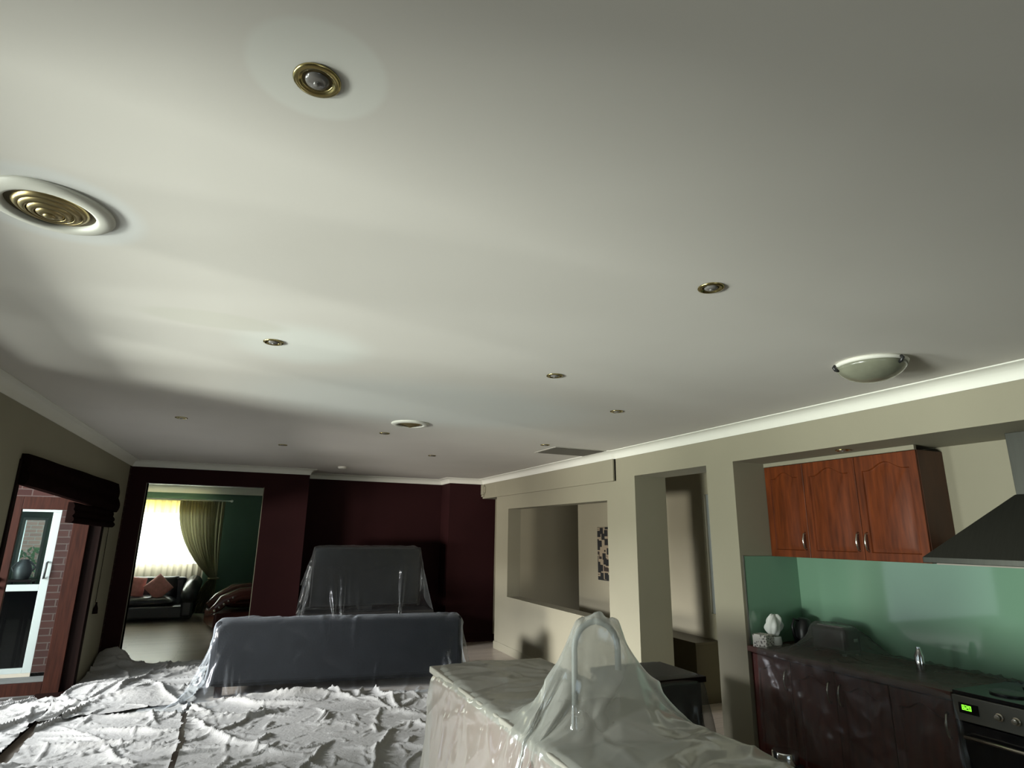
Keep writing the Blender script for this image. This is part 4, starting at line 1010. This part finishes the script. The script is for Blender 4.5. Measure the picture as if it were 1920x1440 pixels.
def drape(name, m, cx, cy, z0, w, d, sp, cols, label, steps=260, iters=10, rz=0.0, seed=0, floor=0.01, fric=0.5, slack=1.0, clamp=None, thick=0.014, group=None, zf=None, pins=None, kick=0.004, pinf=None, xyf=None, creases=0, chh=(0.004, 0.012)):
    nx_ = int(w/sp)+1; ny_ = int(d/sp)+1
    u = np.linspace(-w/2, w/2, nx_); v = np.linspace(-d/2, d/2, ny_)
    U, V = np.meshgrid(u, v); c, s_ = math.cos(rz), math.sin(rz)
    P = np.stack([cx+U*c-V*s_, cy+U*s_+V*c, np.full_like(U, z0)], 2)
    if xyf is not None: P[:, :, 0], P[:, :, 1] = xyf(P[:, :, 0].copy(), P[:, :, 1].copy())
    if zf is not None: P[:, :, 2] = zf(P[:, :, 0], P[:, :, 1])
    r_ = np.random.RandomState(seed); P += r_.normal(0, kick, P.shape)
    if pinf is not None: pins = pinf(P)
    sx = u[1]-u[0]; sy = v[1]-v[0]; V_ = np.zeros_like(P); dt = 1/60.0
    dg = math.hypot(sx, sy)*slack; sx *= slack; sy *= slack
    def con(A, B, L, k_):
        D = B-A; l = np.sqrt((D*D).sum(2, keepdims=True))+1e-9; C_ = D*(0.5*k_*(l-L)/l); A += C_; B -= C_
    for st in range(steps):
        V_[:, :, 2] -= 9.8*dt; V_ *= 0.985
        sp_ = np.sqrt((V_*V_).sum(2, keepdims=True)); V_ *= np.minimum(1, 2.5/np.maximum(sp_, 1e-9))
        Q = P+V_*dt
        for it in range(iters):
            con(Q[:, 0:-1:2], Q[:, 1::2], sx, 1.0); con(Q[:, 1:-1:2], Q[:, 2::2], sx, 1.0)
            con(Q[0:-1:2], Q[1::2], sy, 1.0); con(Q[1:-1:2], Q[2::2], sy, 1.0)
            for a in (0, 1):
                for b in (0, 1):
                    A = Q[a:-1:2, b:-1:2]; B = Q[a+1::2, b+1::2]; con(A, B, dg, 0.35)
                    A = Q[a+1::2, b:-1:2]; B = Q[a:-1:2, b+1::2]; con(A, B, dg, 0.35)
            if it % 2 == 0:
                for a in range(4):
                    A = Q[:, a:-2:4]; B = Q[:, a+2::4]; mlen = min(A.shape[1], B.shape[1]); con(A[:, :mlen], B[:, :mlen], 2*sx, 0.04)
                    A = Q[a:-2:4]; B = Q[a+2::4]; mlen = min(A.shape[0], B.shape[0]); con(A[:mlen], B[:mlen], 2*sy, 0.04)
            if it % 3 == 2 or it == iters-1:
                F_ = Q.reshape(-1, 3); P0 = P.reshape(-1, 3)
                for fcol in cols:
                    dist, N = fcol(F_); hit = dist < thick
                    if hit.any():
                        F_[hit] += N[hit]*(thick-dist[hit])[:, None]
                        if it == iters-1:
                            mv = F_[hit]-P0[hit]; tn = mv-N[hit]*(mv*N[hit]).sum(1)[:, None]; F_[hit] -= tn*fric
                fl = F_[:, 2] < floor
                if fl.any():
                    F_[fl, 2] = floor
                    if it == iters-1: F_[fl, :2] -= (F_[fl, :2]-P0[fl, :2])*0.8
                if clamp: clamp(F_)
                if pins is not None:
                    Q[pins] = P[pins]
        V_ = (Q-P)/dt; P = Q
    if creases:
        # upsample, soften, then press sharp creases into the sheet along its normal
        def up1(A):
            B = np.empty((A.shape[0]*2-1,)+A.shape[1:]); B[::2] = A; B[1::2] = (A[:-1]+A[1:])/2; return B
        P = up1(P); P = up1(P.transpose(1, 0, 2)).transpose(1, 0, 2)
        for _ in range(2):
            Q = P.copy(); Q[1:-1, 1:-1] = 0.5*P[1:-1, 1:-1]+0.125*(P[:-2, 1:-1]+P[2:, 1:-1]+P[1:-1, :-2]+P[1:-1, 2:]); P = Q
        ny_, nx_ = P.shape[:2]
        N = np.cross(np.gradient(P, axis=1), np.gradient(P, axis=0)); N /= np.linalg.norm(N, axis=2, keepdims=True)+1e-12
        uu = np.linspace(-w/2, w/2, nx_); vv = np.linspace(-d/2, d/2, ny_); UU, VV = np.meshgrid(uu, vv); D = np.zeros_like(UU)
        for _ in range(creases):
            a0, b0 = r_.uniform(-w/2, w/2), r_.uniform(-d/2, d/2); an = r_.uniform(0, math.pi); Ln = r_.uniform(0.08, 0.55); hh = r_.uniform(*chh)*r_.choice([-1, 1]); wd = r_.uniform(0.010, 0.030); kk = r_.uniform(-0.8, 0.8)
            R_ = Ln*0.6+0.06; i0, i1 = np.searchsorted(vv, [b0-R_, b0+R_]); j0, j1 = np.searchsorted(uu, [a0-R_, a0+R_])
            x = UU[i0:i1, j0:j1]-a0; y = VV[i0:i1, j0:j1]-b0
            p_ = x*math.cos(an)+y*math.sin(an); q_ = -x*math.sin(an)+y*math.cos(an)-kk*p_*p_
            D[i0:i1, j0:j1] += hh*np.exp(-np.abs(q_/wd)**1.1)*np.clip(1-(2*np.abs(p_)/Ln)**2, 0, 1)
        P = P+N*D[:, :, None]
    idx = np.arange(nx_*ny_).reshape(ny_, nx_)
    F = np.stack([idx[:-1, :-1], idx[:-1, 1:], idx[1:, 1:], idx[1:, :-1]], 2).reshape(-1, 4)
    me = bpy.data.meshes.new(name); me.from_pydata(P.reshape(-1, 3).tolist(), [], F.tolist()); me.update()
    me.polygons.foreach_set('use_smooth', [True]*len(me.polygons))
    o = link(name, me, m)
    if not creases:
        s2 = o.modifiers.new('smooth_film', 'SUBSURF'); s2.levels = 1; s2.render_levels = 1
    tag(o, label, 'plastic sheet', group)
    return o
GRP = None
def loc2w(x, y, z, ox, oy, rz): return (ox+x*math.cos(rz)-y*math.sin(rz), oy+x*math.sin(rz)+y*math.cos(rz), z)
# island
def over_tap(F):
    c, s_ = math.cos(rad(18)), math.sin(rad(18)); u = (F[:, 0]-TX)*c-(F[:, 1]-TY)*s_; v = (F[:, 0]-TX)*s_+(F[:, 1]-TY)*c
    k_ = (np.abs(u) < 0.128) & (np.abs(v) < 0.030)
    zt = 1.251+0.90*np.sqrt(np.maximum(0.128**2-u[k_]**2, 0))+0.010
    F[k_, 2] = np.maximum(F[k_, 2], zt)
def tuv(X, Y):
    c, s_ = math.cos(rad(18)), math.sin(rad(18)); return (X-TX)*c-(Y-TY)*s_, (X-TX)*s_+(Y-TY)*c
def tdist(X, Y):      # distance from the short ridge made by the arch
    u, v = tuv(X, Y); return np.hypot(np.maximum(0, np.abs(u)-0.10), np.where(v < 0, v*0.62, v))
SL, RT = 1.02, 0.46
def squeeze(X, Y):
    u, v = tuv(X, Y); du = np.sign(u)*np.minimum(np.abs(u), 0.10); a = u-du; d_ = np.hypot(a, v)+1e-9
    k_ = math.hypot(1, SL); r_ = np.where(d_ < RT*k_, d_/k_, d_-RT*(k_-1)); u2_ = du+a*r_/d_; v2_ = v*r_/d_
    c, s_ = math.cos(rad(18)), math.sin(rad(18)); return TX+u2_*c+v2_*s_, TY-u2_*s_+v2_*c
def tent(X, Y):
    d_ = tdist(X, Y); u, v = tuv(X, Y)
    return np.maximum(0.945, 1.395+0.55*(np.sqrt(np.maximum(0.125**2-np.minimum(np.abs(u), 0.125)**2, 0))-0.10)-SL*d_ + np.minimum(1, d_/0.25)*np.clip((1.0-d_)/0.4, 0, 1)*(0.085*((1-np.abs(np.sin(4.5*np.arctan2(v, u)+0.7+0.8*d_)))**2.0-0.2)+0.045*((1-np.abs(np.sin(8.5*np.arctan2(v, u)+2.1-1.5*d_)))**2-0.2)))
drape('plastic_sheet', FILM_ISLAND, 1.66, 2.95, 1.42, 2.9, 3.5, 0.020,
      [lambda P: sd_box(P, ((IX0+IX1)/2, (IY0+IY1)/2, 0.46), ((IX1-IX0)/2, (IY1-IY0)/2, 0.46))],
      'milky plastic sheet tented over the kitchen island and its tap', steps=70, iters=9, seed=3, rz=rad(4), fric=0.30, zf=tent, xyf=squeeze, slack=1.035, kick=0.007,
      clamp=over_tap, creases=950, chh=(0.004, 0.012), pinf=lambda P: (np.abs(tuv(P[:, :, 0], P[:, :, 1])[0]) < 0.12) & (np.abs(tuv(P[:, :, 0], P[:, :, 1])[1]) < 0.018))
# sofa
cs = lambda x, y, z: loc2w(x, y, z, SX, SY, SRZ)
drape('plastic_sheet', FILM_SOFA, *cs(-0.12, -0.14, 0)[:2], 0.86, 3.6, 2.25, 0.032,
      [lambda P: sd_box(P, cs(0, -0.34, 0.45), (1.385, 0.125, 0.335), SRZ, 0.05), lambda P: sd_box(P, cs(0, 0.0, 0.27), (1.40, 0.44, 0.18), SRZ, 0.04),
       lambda P: sd_box(P, cs(-1.29, 0.0, 0.35), (0.11, 0.44, 0.25), SRZ, 0.05), lambda P: sd_box(P, cs(1.29, 0.0, 0.35), (0.11, 0.44, 0.25), SRZ, 0.05)],
      'clear plastic sheet draped over the long charcoal sofa', steps=200, iters=10, seed=5, creases=330, chh=(0.006, 0.016), rz=SRZ-rad(2), fric=0.6, floor=0.05, slack=1.07, kick=0.014, zf=lambda X, Y: 0.86+0.03*np.sin(6*X+3*Y)+0.02*np.sin(13*X-5*Y))
# television
drape('plastic_sheet', FILM_TV, 1.80, 9.66, 1.56, 2.5, 2.1, 0.034,
      [lambda P: sd_box(P, (1.78, 9.70, 1.065), (0.82, 0.045, 0.463)), lambda P: sd_box(P, (1.82, 9.71, 0.30), (0.97, 0.26, 0.30))],
      'clear plastic sheet hanging over the television and media unit', steps=210, iters=10, seed=8, creases=120, fric=0.5, slack=1.02, pinf=lambda P: (np.abs(P[:, :, 1]-9.70) < 0.02) & (np.abs(P[:, :, 0]-1.78) < 0.83),
      clamp=lambda F: np.minimum(F[:, 1], np.where(F[:, 0] < 0.86, 9.79, np.where(F[:, 0] > 3.10, 9.98, 10.45)), out=F[:, 1]))
# cabinet in the doorway
drape('plastic_sheet', FILM_BENCH, 2.95, 4.08, 0.78, 1.35, 1.15, 0.035,
      [lambda P: sd_box(P, (2.935, 4.12, 0.37), (0.335, 0.28, 0.37))], 'plastic sheet over the dark cabinet in front of the doorway', steps=120, iters=9, seed=9, fric=0.6)
# kitchen bench
def clampk(F):
    np.minimum(F[:, 0], XB-0.022, out=F[:, 0]); np.minimum(F[:, 1], YK-0.02, out=F[:, 1])
drape('plastic_sheet', FILM_BENCH, 3.84, 3.08, 1.14, 1.18, 1.50, 0.030,
      [lambda P: sd_box(P, (4.13, 3.17, 0.455), (0.345, 0.785, 0.455)), lambda P: sd_box(P, (4.21, 3.46, 1.01), (0.09, 0.15, 0.10), 0, 0.02),
       lambda P: sd_box(P, (4.15, 2.79, 0.985), (0.03, 0.03, 0.083), 0, 0.015)],
      'dull plastic sheet covering the kitchen bench and base cupboards', steps=170, iters=10, seed=12, creases=160, fric=0.9, clamp=clampk, slack=1.03, kick=0.006,
      zf=lambda X, Y: 0.93+np.maximum(0, 0.21-0.9*np.maximum(0, np.hypot((X-4.21)*1.2, Y-3.46)-0.14))+np.maximum(0, 0.16-1.2*np.hypot(X-4.15, Y-2.79)),
      pinf=lambda P: P[:, :, 0] > 4.36)
